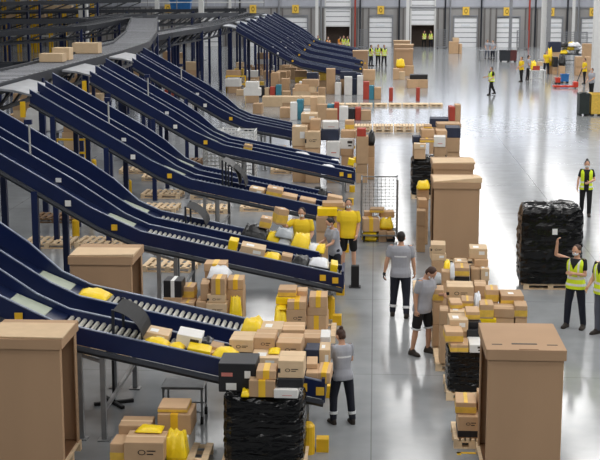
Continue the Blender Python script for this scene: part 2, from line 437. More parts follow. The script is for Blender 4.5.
# sorter lines that feed the chutes
ZS_ = ZTOP+.2
V3 = lambda *a: Vector(a)
def deck(name, label, pts, w, posts=True, slat=True, zs=None, m=SLAT, group=None, post_every=6., skirt=.28):
    """horizontal conveyor deck along a polyline of (x, y, z)"""
    o = thing(name, label, 'conveyor', pts[0], group=group); o0 = Vector(pts[0])
    P = [Vector(p) for p in pts]
    b = MB(); r = MB(); g = MB(); pst = []
    acc = 0
    N = []
    for i, p in enumerate(P):
        d = (P[min(i+1, len(P)-1)]-P[max(i-1, 0)]); d.z = 0; d.normalize(); N.append(Vector((-d.y, d.x, 0)))
    for i in range(len(P)-1):
        a, c = P[i]-o0, P[i+1]-o0; na, nc = N[i]*w/2, N[i+1]*w/2; dn = Vector((0, 0, -.08))
        b.add([a-na, a+na, c+nc, c-nc, a-na+dn, a+na+dn, c+nc+dn, c-nc+dn], [(0,3,2,1),(4,5,6,7),(0,1,5,4),(1,2,6,5),(2,3,7,6),(3,0,4,7)])
        for s in (-1, 1):
            r.bar(a+na*s*1.06+Vector((0,0,-.06)), c+nc*s*1.06+Vector((0,0,-.06)), .08, skirt)
        L = (c-a).length; n = max(1, int(L/.55))
        for k in range(n):
            t = (k+.5)/n; q = a.lerp(c, t); nn = na.lerp(nc, t)
            g.bar(q-nn*.98+Vector((0,0,.006)), q+nn*.98+Vector((0,0,.006)), .05, .012)
        while acc < L:
            q = a.lerp(c, acc/L); nn = na.lerp(nc, acc/L)
            for s in (-1, 1): pst.append((q+nn*s*1.06))
            acc += post_every
        acc -= L
    b.build('deck_bed', m, o); r.build('side_rail', DARK, o)
    if slat: g.build('slat_joints', DARK, o)
    if posts:
        u = MB(); zz = -.62
        for i in range(len(P)-1):
            a, c = P[i]-o0, P[i+1]-o0; na, nc = N[i]*w/2, N[i+1]*w/2; L = (c-a).length; n = max(1, int(L/1.5))
            for sg in (-1, 1): u.bar(a+na*sg+V3(0, 0, zz), c+nc*sg+V3(0, 0, zz), .1)
            for k in range(n):
                q, q2 = a.lerp(c, k/n), a.lerp(c, (k+1)/n); m1, m2 = na.lerp(nc, k/n), na.lerp(nc, (k+1)/n)
                for sg in (-1, 1): u.bar(q+m1*sg+V3(0, 0, zz), q2+m2*sg+V3(0, 0, -.2), .07)
        u.build('truss_underframe', DARK, o)
        for q in pst: MB().bar((q.x, q.y, -o0.z), (q.x, q.y, q.z-.1), .16).build('support_post', NAVY, o)
    return o
SRT = 'elevated sorter conveyors'
deck('sorter_conveyor', 'grey slatted sorter deck feeding the five near chutes, small cartons riding on it', [(-10.62, 20, ZS_), (-10.62, 50, ZS_), (-10.9, 58, ZS_), (-12.2, 68, ZS_+.15), (-14.5, 82, ZS_+.5)], 1.5, group=SRT)
deck('sorter_conveyor', 'grey sorter deck feeding the far chutes, its near end curving down left', [(-15.2, 60, 3.2), (-13.6, 66, 3.7), (-11.9, 72, ZS_-.1), (-10.75, 79, ZS_), (-10.62, 84, ZS_), (-10.62, 117, ZS_)], 1.4, group=SRT)
deck('feed_conveyor', 'long dark feed conveyor crossing behind the sorter deck at upper left', [(-30, 62, 4.0), (-22, 66, 4.1), (-17, 74, 4.3), (-15.6, 84, 4.6)], 1.2, group=SRT, m=DARK)
deck('feed_conveyor', 'low dark navy feed conveyor under the upper lines at the left edge', [(-24, 55, 3.3), (-15.5, 56, 3.3), (-13, 54, 3.5)], 1.0, group=SRT, m=NAVYD)
deck('feed_conveyor', 'pale grey feed conveyor highest at the upper left corner', [(-40, 88, 5.2), (-28, 96, 5.3), (-20, 108, 5.4)], 1.6, group=SRT, m=GREYP)
deck('feed_conveyor', 'dark feed conveyor with pale railing crossing below the white columns', [(-40, 114, 4.2), (-12.0, 121, 4.4)], 1.4, group=SRT, m=DARK)

deck('feed_conveyor', 'dark railed feed conveyor running level below the first white column', [(-34, 76, 4.5), (-24, 78, 4.5), (-18.5, 81, 4.5), (-16, 88, 4.7)], 1.3, group=SRT, m=DARK, post_every=4.0)
deck('feed_conveyor', 'steep dark spur between the curved deck and the far sorter', [(-13.2, 70, 3.0), (-12.2, 76, 3.9), (-11.4, 82, 4.1)], 1.1, group=SRT, m=DARK)
deck('feed_conveyor', 'pale decked spur merging into the far sorter beside a white column', [(-17.5, 84, 4.5), (-14, 96, 4.45), (-11.9, 106, 4.35)], 1.5, group=SRT, m=LIGHTS)
PLACED = []       # (x0, x1, y0, y1, ztop)
# ------------------------------------------------------------------ large cartons open on one side
def gaylord(label, x0, x1, y0, y1, h, opening, lid=1, rz=0., flap=.0, pallet=True, plabel=None):
    """tall carton: near wall, far wall, outer wall, lid and a top sleeve; opening = +1/-1 is the open side along X"""
    w, d = (x1-x0), (y1-y0); zb = .145 if pallet else 0
    o = thing('large_carton', label, 'box', ((x0+x1)/2, (y0+y1)/2, zb), rz, 'tall cardboard bulk cartons')
    t = .025; a, b = -w/2, w/2; c, e = -d/2, d/2; R = random.Random(int(x0*100))
    def panel(nm, *q, bev=.006, m=CARDG): 
        return MB().box(*q).build(nm, m, o, bevel=bev)
    n = panel('wall_panel', a, b, c, c+t, 0, h)
    panel('wall_panel', a, b, e-t, e, 0, h)
    so = b if opening < 0 else a
    panel('wall_panel', *(sorted((so, so-t*(1 if so > 0 else -1)))), c+t, e-t, 0, h)
    panel('floor_panel', a+t, b-t, c+t, e-t, 0, .02, m=CARDIN)
    # narrow strips framing the open side, leaving a dark opening
    si = -so
    q = sorted((si, si-t*(1 if si > 0 else -1)))
    panel('opening_edge', *q, e-.12, e-t-.002, 0, h); panel('opening_edge', *q, c+t+.002, c+.1, h*.0, h)
    panel('opening_header', *q, c+.1, e-.12, h-.14, h)
    # lid: shallow tray with a visible sleeve line, slightly overhanging
    g = .018
    MB().box(a-g, b+g, c-g-.012, c-g, h-.13, h+.012).box(a-g, b+g, e+g, e+g+.012, h-.13, h+.012).box(a-g-.012, a-g, c-g, e+g, h-.13, h+.012).box(b+g, b+g+.012, c-g, e+g, h-.13, h+.012).box(a-g, b+g, c-g, e+g, h, h+.014).build('lid', CARDG, o)
    if lid == 2:      # slots cut in the flat lid
        MB().box(-.17, .17, c+d*.18, c+d*.22, h+.0135, h+.017).build('lid_slot', INK, o)
        for xx in (-.37, .37): MB().box(xx-.07, xx+.07, c+d*.16, c+d*.185, h+.0135, h+.017).build('lid_slot', INK, o)
        MB().box(-.1, .16, c-.01, c+.01, h+.0135, h+.018).build('lid_slot', CARDIN, o)
    elif lid:
        m = MB(); s = R.uniform(.6, .75)
        m.loft([[(a-.01, c+d*.02, h+.02), (b+.05, c-.02, h+.018), (b+.05, c+d*s, h+.03), (a-.01, c+d*s, h+.03)], [(a-.01, c+d*.02, h+.035), (b+.05, c-.02, h+.04+flap), (b+.05, c+d*s, h+.05), (a-.01, c+d*s, h+.045)]])
        m.build('lid_flap', CARDL, o)
    return o
def pallet(x, y, label, rz=0., w=1.2, d=1.0, m=None, group='wooden pallets', z=0., loose=False):
    m = m or WOOD
    o = thing('wooden_pallet', label, 'pallet', (x, y, z), rz, group)
    PLACED.append((x-w/2, x+w/2, y-d/2, y+d/2, z+.146))
    b = MB()
    for i in range(7):
        xx = -w/2+i*(w-.1)/6; b = MB().box(xx, xx+.1, -d/2, d/2, .12, .144); b.build('top_board', m, o)
    for yy in (-d/2, -.05, d/2-.1):
        MB().box(-w/2, w/2, yy, yy+.1, .095, .12).build('stringer', m, o)
        for xx in (-w/2, -.06, w/2-.12): MB().box(xx, xx+.12, yy, yy+.1, .02, .095).build('block', m, o)
        MB().box(-w/2, w/2, yy, yy+.1, 0, .02).build('bottom_board', m, o)
    return o
def G_(label, xa, xb, Y, d, h, op, **k):
    p = k.get('pallet', True)
    gaylord(label, atY(xa, 300, Y).x, atY(xb, 300, Y).x, Y, Y+d, h, op, **k)
    if p: pallet((atY(xa, 300, Y).x+atY(xb, 300, Y).x)/2, Y+d/2, k.get('plabel') or 'wooden pallet under the '+label, w=atY(xb, 300, Y).x-atY(xa, 300, Y).x+.04, d=d+.06)
G_('tall carton in the front right corner with a flat slotted lid', 490, 566.5, 16.85, 1.35, 1.80, -1, lid=2)
G_('tall carton cut off by the left edge of the photo', -16, 58, 17.0, 1.0, 1.80, 1)
G_('lone large carton standing between the nearest and second chutes', 71, 132, 22.9, 1.15, 1.70, 1, flap=.03)
G_('tall carton with a skewed lid flap beside the open floor', 432, 477, 31.2, 1.4, 1.86, -1, flap=.1)
G_('tall carton just behind the one with a skewed flap', 431, 470, 34.2, 1.4, 2.05, -1, flap=.02, pallet=False)
G_('large carton at the end of the far chutes, by two people in vests', 351, 365.5, 101, 1.6, 1.6, 1, pallet=False)
G_('nearest large carton of the row facing two people in vests', 392, 409, 98, 1.4, 1.9, -1, lid=0, pallet=False)
G_('middle large carton of the row facing two people in vests', 391, 409, 104, 1.4, 1.95, -1, pallet=False)
G_('rearmost large carton of the row facing two people in vests', 390.5, 406, 112, 1.4, 1.9, -1, pallet=False)

# ------------------------------------------------------------------ parcels
def round_poly(cx, cz, rx, rz_, y, n=14, r0=.72):
    g = MB()
    for i in range(n):
        a0, a1 = 2*pi*i/n, 2*pi*(i+1)/n
        g.add([(cx+rx*r*cos(a), y, cz+rz_*r*sin(a)) for a, r in ((a0, r0), (a0, 1), (a1, 1), (a1, r0))], [(0, 1, 2, 3)])
    return g
LOOK = {'p': ('brown_carton', 'plain brown carton', CARD), 'l': ('brown_carton', 'pale labelled carton', CARDL),
  't': ('brown_carton', 'yellow-taped brown carton', CARD), 'h': ('brown_carton', 'yellow-banded brown carton', CARD),
  'k': ('brown_carton', 'black-banded brown carton', CARD), 'e': ('brown_carton', 'oval-marked brown carton', CARDL),
  'w': ('white_carton', 'plain white carton', WBOX), 'b': ('black_carton', 'plain black carton', BBOX), 'bt': ('black_carton', 'white-taped black box', BBOX), 'bl': ('black_carton', 'glossy black labelled carton', BBOX),
  'c': ('teal_carton', 'teal blue carton', TEAL), 'n': ('navy_carton', 'dark navy carton', NAVYB), 'r': ('red_carton', 'dull red carton', REDC), 'y': ('yellow_carton', 'flat yellow carton', YBAG), 'wl': ('white_carton', 'white dark-printed carton', WBOX),
  'YB': ('yellow_bag', 'yellow plastic bag', YBAG), 'BB': ('black_bag', 'black plastic bag', BBAG), 'WB': ('white_bag', 'white plastic bag', WBAG), 'GB': ('grey_bag', 'grey plastic bag', GBAG)}
CACHE = {}
PILE = {}
def make_parcel(kind, w, d, h, detail=True):
    nm, look, m = LOOK[kind]
    w, d, h = max(w, .08), max(d, .08), max(h, .05)
    if kind.isupper():
        o = grid_bag(w*1.04, d*1.04, h, len(PLACED)+3).build(nm, m, smooth=True); return o, look
    bv = min(.008, h*.08)
    if kind == 'h': m = YBOX if not detail else CARD
    o = MB().box(-w/2, w/2, -d/2, d/2, 0, h).build(nm, m, bevel=bv)
    if not detail: 
        if kind in 't': MB().box(-w*.11, w*.11, -d/2-.004, d/2+.004, h*.02, h+.004).build('tape', YTAPE, o)
        return o, look
    e = .003
    if kind == 't':
        MB().box(-.05*w-.03, .05*w+.03, -d/2-e, d/2+e, h*.0+.004, h+e).build('tape', YTAPE, o)
    elif kind == 'h':
        MB().box(-w/2-e, w/2+e, -d/2-e, d/2+e, h*.12, h*.62).build('printed_band', YBOX, o)
        if len(PLACED) % 3 == 0: MB().box(-w*.16, w*.08, -d*.22, d*.04, h, h+e).build('label', LABEL, o)
        elif len(PLACED) % 3 == 1: MB().box(-w*.09, w*.09, -d/2, d/2, h, h+e).build('top_tape', YBOX, o)
    elif kind == 'k':
        MB().box(-w/2-e, w/2+e, -d/2-e, d/2+e, h*.04, h*.34).build('black_band', BBOX, o)
        mk = round_poly(-w*.05, h*.66, min(w*.1, h*.2), min(w*.07, h*.14), -d/2-e)
        mk.box(w*.08, w*.3, -d/2-e, -d/2-.001, h*.69, h*.73).box(w*.08, w*.24, -d/2-e, -d/2-.001, h*.58, h*.62); mk.build('printed_mark', INK, o)
    elif kind == 'e':
        mk = round_poly(-w*.12, h*.45, min(w*.1, h*.2), min(w*.07, h*.14), -d/2-e)
        mk.box(w*.02, w*.28, -d/2-e, -d/2-.001, h*.49, h*.53).box(w*.02, w*.2, -d/2-e, -d/2-.001, h*.38, h*.42); mk.build('printed_mark', INK, o)
        MB().box(-w/2-e, -w/2+w*.1, -d/2-e, -d/2+d*.2, h*.3, h*.55).build('side_label', BBOX, o)
    elif kind == 'l':
        MB().box(w*.02, w*.34, -d/2-e, -d/2, h*.4, h*.75).build('label', LABEL, o); MB().box(-w*.3, w*.02, -d*.3, d*.1, h, h+e).build('label', LABEL, o)
    elif kind == 'bt':
        MB().box(-.035, .035, -d/2-e, d/2+e, 0, h+e).build('white_tape', LABEL, o)
    elif kind == 'bl':
        MB().box(-w*.42, -w*.12, -d/2-e, -d/2, h*.55, h*.68).build('label', REDINK, o); MB().box(-w*.3, -w*.02, -d/2-e, -d/2, h*.08, h*.32).build('label', LABEL, o); MB().box(w*.2, w*.36, -d/2-e, -d/2, h*.5, h*.75).build('label', LABEL, o)
    elif kind == 'wl':
        MB().box(w*.05, w*.4, -d/2-e, -d/2, h*.55, h*.8).build('printed_mark', INK, o); MB().box(w*.1, w*.35, -d/2-e, -d/2, h*.25, h*.4).build('printed_mark', INK, o)
    elif kind == 'w':
        MB().box(-w*.15, w*.25, -d/2-e, -d/2, h*.3, h*.36).build('printed_mark', REDINK, o)
    if kind in 'pek' and h > .12:
        MB().box(-w/2-e*.5, w/2+e*.5, -.025, .025, h*.9, h+e*.5).build('top_tape', CARDL, o)
    return o, look
def reg(o, pile, kind, look, x, z, y=0):
    PILE.setdefault(pile, []).append((o, kind, look, x, z, y))
def settle(x0, x1, y0, y1, zb, base):
    best = base
    for a in PLACED:
        ox = min(x1, a[1])-max(x0, a[0]); oy = min(y1, a[3])-max(y0, a[2])
        if ox > .25*(x1-x0) and oy > .2*min(y1-y0, a[3]-a[2]) and a[4] <= zb+.17: best = max(best, a[4])
    return best
def P(pile, spec, base=0., detail=True, rot=3):
    """spec rows: front-face corners (x0, y0, x1, y1) in the 600x460 frame, distance Y, depth d, kind"""
    rows = []
    for r in spec:
        x0, y0, x1, y1, Y, d, kind = r[:7]
        a = atY(x0, y1, Y); b = atY(x1, y0, Y)
        rows.append((a.z, a.x, b.x, b.z, Y, d, kind))
    rows.sort(key=lambda q: (q[0], -q[4]))
    for zb, xa, xb, zt, Y, d, kind in rows:
        zs = settle(xa, xb, Y, Y+d, zb, base)
        if zb-zs > .2:
            h = zb-zs-.003
            n = max(1, round(h/.38))
            for i in range(n):
                o, lk = make_parcel('p', (xb-xa)*.94, d*.92, h/n-.003, False)
                o.location = ((xa+xb)/2, Y+d/2, zs+.003+h/n*i); reg(o, pile, 'p', lk, (xa+xb)/2, zs+h/n*i, Y)
            zs = zb
        h = max(.05, zt-zs-.003)
        o, lk = make_parcel(kind, xb-xa, d, h, detail)
        o.location = ((xa+xb)/2, Y+d/2, zs+.003); o.rotation_euler.z = radians(random.uniform(-rot, rot))
        PLACED.append((xa, xb, Y, Y+d, zs+.003+h)); reg(o, pile, kind, lk, (xa+xb)/2, zs, Y)
def onbelt(pile, k, spec, detail=True):
    """parcels lying on chute k: px centre, width px, lane (0 near, 1 far), height m, depth m, kind, lift"""
    tl = atan(SR)
    for px, wp, ln, h, d, kind, lift in spec:
        ya = sum(LANES[0])/2+1.63*ln
        x = 0; Y = CH[k]+ya
        for _ in range(4):
            x = atY(px, 230, Y).x; Y = CH[k]+ya+SK*(XE-x)
        x = atY(px, 230, Y).x; w = wp*Y/F
        d = min(d, .7)
        o, lk = make_parcel(kind, w, d, h, detail)
        o.location = (x, Y, bz(x)+.012+lift); o.rotation_euler = (0, tl if x > XB else atan(SI), radians(random.uniform(-2, 2)))
        reg(o, pile, kind, lk, x, bz(x)+lift, Y)
pallet(-2.95, 17.4, 'wooden pallet under the front left pile of cartons', w=1.3, d=1.2)
pallet(-1.5, 17.6, 'wooden pallet under the black film wrapped load in front')
pallet(-1.28, 24.45, 'wooden pallet beside the aisle, loaded with taped cartons and yellow bags', w=1.15)
pallet(1.5, 18.75, 'wooden pallet under the small stack beside the front right carton', w=.56, d=.8)
pallet(1.7, 21.1, 'wooden pallet under the black wrapped load beside the aisle', w=.95)
for y, w in ((22.75, 1.5), (23.9, 1.4)): pallet(1.9, y, 'wooden pallet under the %s of the long row behind the front right carton' % ('near half' if y < 23 else 'far half'), w=1.55)
pallet(1.75, 26.35, 'wooden pallet under the stacks ahead of the carton with a skewed flap', w=1.05)
pallet(1.35, 28.3, 'wooden pallet under the oval marked cartons nearest the walking men', w=.9)
# film-wrapped pallet loads
def wrapped(label, x, y, w, d, h, seed, z=.148, bulge=.04):
    R = random.Random(seed); n = 52; m_ = 26; rings = []
    off = [R.uniform(-.02, .02) for _ in range(n)]
    for j in range(m_+1):
        t = j/m_; zz = h*t; k = 1+bulge*sin(pi*t)+R.uniform(-.012, .012)
        if t > .9: k *= 1-.10*((t-.9)/.1)**2
        r = []
        for i in range(n):
            a = 2*pi*(i+.5)/n; ca, sa = cos(a), sin(a); p = 8
            q = (abs(ca)**p+abs(sa)**p)**(-1/p)*k*(1+off[i]*.6+R.uniform(-.014, .014)+.008*sin(7*a+9*t+seed)+.01*sin(26*t+2*a))
            r.append((w/2*ca*q, d/2*sa*q, zz+R.uniform(-.014, .014)*(0 < j)+(.03*sin(3*a+seed)+.02*sin(7*a))*(t > .85)))
        rings.append(r)
    for kk, dz in ((.82, .012), (.5, .03), (.18, .01)):
        rings.append([(x_*kk+R.uniform(-.02, .02), y_*kk+R.uniform(-.02, .02), h+dz+R.uniform(-.025, .025)) for x_, y_, z_ in rings[m_]])
    n = 28
    PLACED.append((x-w/2, x+w/2, y-d/2, y+d/2, z+h))
    o = thing('film_wrapped_load', label, 'wrapped load', (x, y, z), 0, 'pallet loads wrapped in black film')
    MB().loft(rings, cap=True).build('film_wrap', FILM, o, smooth=False)
    for k in range(5):
        zz = h*(.12+.17*k); m = MB(); rr = [[], []]
        for i in range(n):
            a = 2*pi*i/n; ca, sa = cos(a), sin(a); p = 7; q = (abs(ca)**p+abs(sa)**p)**(-1/p)*(1.02+bulge)
            t = .05*sin(a+k)
            rr[0].append((w/2*ca*q, d/2*sa*q, zz+t)); rr[1].append((w/2*ca*q*.992, d/2*sa*q*.992, zz+t+.07+.03*sin(2*a)))
        m.loft(rr, cap=False).build('film_fold', FILM, o)
    return o
wrapped('black film wrapped load in front, cartons piled on top, under the nearest chute end', -1.5, 17.6, 1.1, .92, .98, 3, bulge=.02)
wrapped('black film wrapped load with yellow cartons on top beside the front right carton', 1.7, 21.05, .9, .85, .7, 4, bulge=.02)
o = wrapped('big lone black film wrapped pallet load by the woman raising an arm', 3.98, 29.15, 1.34, 1.1, 1.70, 5, bulge=.03)
MB().box(-.02, .09, -.605, -.59, 1.13, 1.26).build('label', LABEL, o)
pallet(3.98, 29.15, 'wooden pallet under the big lone black wrapped load', w=1.2, d=1.0)
c = at(427, 191)
wrapped('tall black film wrapped load halfway along the right side of the aisle', c.x+.02, 41.5, 1.15, 1.1, 1.14, 6, z=.148)
pallet(c.x+.02, 41.5, 'wooden pallet under the tall black load halfway along the aisle', w=1.15)
L2 = 'on the front black wrapped load'
P('in the front left floor pile', [
  (124, 443, 163, 472, 16.8, .5, 'k'), (119, 426, 150, 448, 17.35, .42, 'p'), (158, 415, 191, 437, 17.55, .55, 't'), (158, 408, 187, 416.5, 17.62, .45, 'h'),
  (160, 436, 189, 462, 17.5, .6, 'w'), (163, 437, 186, 462, 17.05, .3, 'YB'), (136, 430, 161, 443, 17.15, .3, 'YB'), (111, 444, 124, 470, 16.95, .4, 'h')], base=0)
P(L2, [(219, 364, 256, 402, 17.35, .55, 'bl'), (249, 381, 275, 402, 17.15, .4, 't'), (256, 371, 276, 381.5, 17.2, .38, 't'), (274, 390, 298, 402, 17.12, .4, 'w'),
  (278, 379, 303, 390, 17.2, .5, 'b'), (278, 361, 304, 379.5, 17.22, .5, 'e'), (241, 392, 249, 402, 17.1, .2, 'YB')], base=0, rot=1)
C1 = 'on the nearest chute'
onbelt(C1, 0, [(92, 30, 1, .12, .5, 'YB', 0), (155, 26, .12, .12, .4, 'l', 0), (187, 26, .12, .2, .45, 'wl', 0), (203, 16, .12, .14, .4, 'BB', 0), (214, 14, .08, .12, .3, 'p', .0), (154, 25, -.12, .11, .3, 'YB', 0), (174, 15, -.12, .1, .3, 'YB', 0),
  (197, 24, -.1, .12, .36, 'y', 0), (220, 22, .04, .07, .5, 'l', .0), (224, 28, -.1, .18, .36, 'YB', .0)])
def belt_steps(k, x0, x1):
    x = x0
    while x < x1:
        PLACED.append((x, x+.3, CH[k]-.1+SK*(XE-x), CH[k]+YR+.1+SK*(XE-x), bz(x)+.015)); x += .3
NB = len(PLACED); belt_steps(0, -2.6, -.75)
P(C1, [(306, 373, 318, 387, 18.3, .5, 'p'), (318, 373, 331, 388, 18.3, .55, 't'), (306, 364, 317, 373, 18.5, .4, 'p'), (251, 358, 279, 369, 18.45, .45, 'l'), (230, 340, 254, 358, 18.9, .5, 'e'), (254, 338, 275, 358, 18.92, .5, 'k'), (277, 343, 302, 359, 18.9, .55, 'k'),
  (282, 330, 304, 340, 19.9, .5, 'p'), (260, 329, 282, 338, 19.9, .5, 'l'), (303, 338, 320, 349, 19.5, .5, 'p'), (320, 337, 330, 349, 19.6, .45, 'w'), (241, 324, 261, 336, 19.9, .5, 'YB'), (305, 350, 319, 363, 19.0, .4, 'n'), (319, 350, 330, 362, 19.0, .45, 'l'), (268, 352, 279, 359, 18.6, .3, 'YB')])
del PLACED[NB:]
P('in the pile between the nearest and second chutes', [
  (163, 298, 181, 312, 23.6, .45, 'h'), (164, 281, 182, 298, 23.62, .4, 'bt'), (182, 287, 194, 299, 23.8, .4, 'h'), (180, 303, 194, 314, 23.5, .4, 'h'), (182, 299, 194, 311, 23.95, .4, 'p'),
  (196, 302, 206, 318, 23.5, .5, 'p'), (200, 284, 208, 301, 23.6, .5, 'p'), (206, 304, 227, 316, 23.45, .5, 'e'), (207, 316, 227, 324, 23.45, .5, 'w'), (207, 295, 225, 304, 23.5, .45, 'e'), (211, 279, 225, 295, 23.5, .4, 't'),
  (207, 271, 228, 281, 23.95, .5, 'WB'), (204, 264, 226, 272, 24.4, .4, 't'), (229, 300, 241, 324, 23.4, .25, 'YB'), (227, 290, 243, 322, 23.75, .5, 'p'), (227, 280, 243, 290, 23.75, .45, 't')], base=.0)
P('on the aisle pallet ahead of the bun-haired woman', [
  (309, 297, 327, 308, 24.1, .5, 't'), (307, 308, 327, 316, 24.1, .55, 'p'), (307, 316, 327, 327, 24.1, .55, 't'), (287, 302, 306, 310, 24.0, .5, 't'), (286, 310, 306, 327, 24.0, .5, 'k'), (278, 290, 296, 298, 24.3, .45, 'h'),
  (276, 298, 295, 309, 24.25, .4, 'y'), (273, 312, 287, 327, 23.9, .4, 'YB'), (275, 308, 286, 313, 24.0, .4, 'YB'), (297, 291, 307, 298, 24.5, .35, 'p')], base=0)
C2 = 'on the second chute'
onbelt(C2, 1, [(232, 9, 0, .24, .4, 'y', 0), (252, 25, 0, .2, .5, 'l', 0), (272, 17, 0, .13, .5, 'YB', 0), (286, 11, 0, .16, .4, 'p', 0), (300, 16, 0, .18, .5, 'BB', 0), (319, 20, 0, .17, .5, 'WB', .06), (322, 16, 0, .07, .5, 'n', 0), (333, 7, 0, .2, .5, 'y', 0),
  (255, 27, 1, .28, .6, 'BB', 0), (265, 11, 1, .22, .35, 'h', .3), (273, 13, 1, .22, .5, 'YB', 0), (284, 18, 1, .18, .5, 'GB', .16), (285, 13, 1, .16, .5, 'WB', 0), (300, 18, 1, .3, .6, 'YB', 0), (313, 11, 1, .14, .5, 'WB', 0), (320, 9, 1, .16, .5, 'YB', 0)])
C3 = 'on the third chute'
onbelt(C3, 2, [(257, 15, 0, .15, .45, 'l', 0), (274, 16, 0, .25, .5, 'h', 0), (289, 15, 0, .15, .5, 'p', 0), (307, 16, 0, .14, .5, 'p', 0), (335, 19, 0, .2, .5, 'h', 0), (334, 15, 0, .15, .45, 'p', .21), (322, 9, 1, .2, .4, 'BB', 0)])
P('in the stack behind the yellow shirted workers', [(322, 203, 343, 210, 31.3, .4, 'p'), (317, 209, 337, 216, 31.0, .4, 'y'), (316, 217, 328, 232, 30.9, .4, 'p'), (329, 217, 345, 232, 31.1, .4, 'h')])
onbelt('on the fourth chute', 3, [(248, 8, 0, .2, .4, 'h', 0), (302, 14, 1, .08, .5, 'WB', 0), (328, 12, 0, .08, .55, 'WB', 0), (335, 9, 1, .07, .5, 'WB', 0), (350, 6, 1, .2, .4, 'y', 0)])
P('in the big carton pile beyond the fourth chute', [
  (292, 127, 307, 146, 44.3, .8, 'l'), (305, 132, 320, 148, 44.1, .8, 'e'), (310, 120, 320, 132, 44.6, .7, 'p'), (301, 114, 317, 123, 45.5, .8, 'l'), (322, 122, 338, 131, 44.8, .7, 'w'), (321, 130, 339, 141, 44.6, .8, 'n'),
  (341, 131, 356, 139, 44.9, .6, 'p'), (345, 121, 354, 131, 45.6, .6, 'h'), (340, 139, 354, 149, 44.6, .7, 'wl'), (341, 149, 353, 156, 44.6, .7, 'p'), (356, 137, 368, 164, 44.2, .7, 'p'), (357, 129, 366, 137, 44.3, .5, 'r'), (327, 142, 340, 158, 44.2, .7, 'w'),
  (368, 133, 375, 146, 45, .6, 'BB'), (326, 110, 337, 122, 46.5, .7, 'p')], detail=True)
# right-hand row, from the camera backwards
R1 = 'on the black load beside the front right carton'
P(R1, [(450, 345, 457, 360, 20.5, .4, 'h'), (457, 345, 469, 360, 20.5, .45, 'h'), (469, 345, 484, 361, 20.5, .5, 'wl'), (445, 332, 463, 345, 20.6, .45, 'h'), (449, 320, 468, 332, 21.0, .45, 'l'), (466, 330, 483, 345, 21.0, .45, 'b'), (466, 312, 480, 322, 21.2, .4, 'h'), (466, 322, 481, 331, 21.1, .4, 'b')], base=0)
R2 = 'on the small pallet beside the front right carton'
P(R2, [(458, 417, 481, 433, 18.4, .55, 'k'), (456, 403, 477, 417, 18.5, .5, 'h'), (478, 394, 484, 406, 18.6, .3, 'p')], base=0)
R3 = 'in the long row behind the front right carton'
P(R3, [(447, 287, 474, 299, 23.6, .5, 'e'), (475, 286, 487, 297, 23.8, .5, 'p'), (486, 290, 499, 303, 22.9, .4, 'h'), (501, 296, 524, 308, 22.8, .5, 'h'), (515, 306, 528, 318, 22.4, .4, 'h'), (494, 309, 515, 318, 22.4, .4, 'p'), (480, 305, 494, 319, 22.3, .4, 'h'), (474, 297, 482, 312, 22.6, .3, 'WB'),
  (462, 301, 474, 311, 22.6, .4, 'h'), (450, 303, 462, 312, 22.5, .4, 'h'), (450, 312, 467, 327, 22.3, .5, 'l'), (440, 311, 449, 325, 22.2, .4, 'p'), (433, 290, 444, 302, 23.3, .4, 'h'), (480, 319, 497, 332, 22.3, .5, 'y')], base=0)
R4 = 'in the stacks before the carton with skewed flap'
P(R4, [(470, 249, 488, 260, 26.3, .5, 'l'), (474, 260, 488, 269, 26.2, .5, 'p'), (471, 269, 480, 281, 26.0, .4, 'p'), (480, 269, 489, 281, 26.0, .4, 'l'), (455, 268, 470, 277, 25.8, .45, 'h'), (455, 277, 470, 283, 25.8, .5, 'b'), (450, 266, 455, 281, 25.6, .3, 'WB'), (444, 263, 451, 272, 25.9, .3, 'YB'), (442, 272, 450, 283, 25.6, .35, 'p'),
  (455, 262, 468, 268, 26.3, .4, 'l'), (431, 245, 446, 255, 27.9, .5, 'e'), (431, 254, 446, 261, 27.9, .5, 'l'), (432, 261, 444, 276, 27.9, .5, 'p'), (430, 277, 443, 286, 26.3, .45, 'GB')], base=0)
R5 = 'in the stack left of the skewed flap carton'
P(R5, [(417, 190, 429, 200, 33.6, .5, 'p'), (417, 183, 430, 190, 33.5, .5, 'YB'), (418, 200, 427, 212, 33.0, .5, 'p'), (417, 211, 426, 226, 32.6, .5, 'p')])
R6 = 'on the black load halfway along the aisle'
P(R6, [(413, 137, 421, 145, 41.5, .6, 'n'), (420, 139, 434, 147, 41.2, .6, 'h'), (421, 130, 434, 139, 41.6, .7, 'p'), (434, 137, 446, 147, 41.3, .6, 'w'), (436, 131, 447, 138, 41.9, .7, 'p'), (414, 144, 426, 149, 40.9, .4, 'l'), (424, 126, 432, 131, 42, .6, 'h')], base=0)
P('in the stacks behind the halfway black load', [(447, 138, 460, 152, 43.5, .9, 'p'), (446, 128, 461, 138, 43.5, .9, 'n'), (430, 119, 449, 127, 50, .9, 'n'), (437, 124, 461, 128, 48, .9, 'p'), (449, 107, 455, 121, 51, .7, 'r'), (455, 105, 461, 121, 51, .7, 'p')])
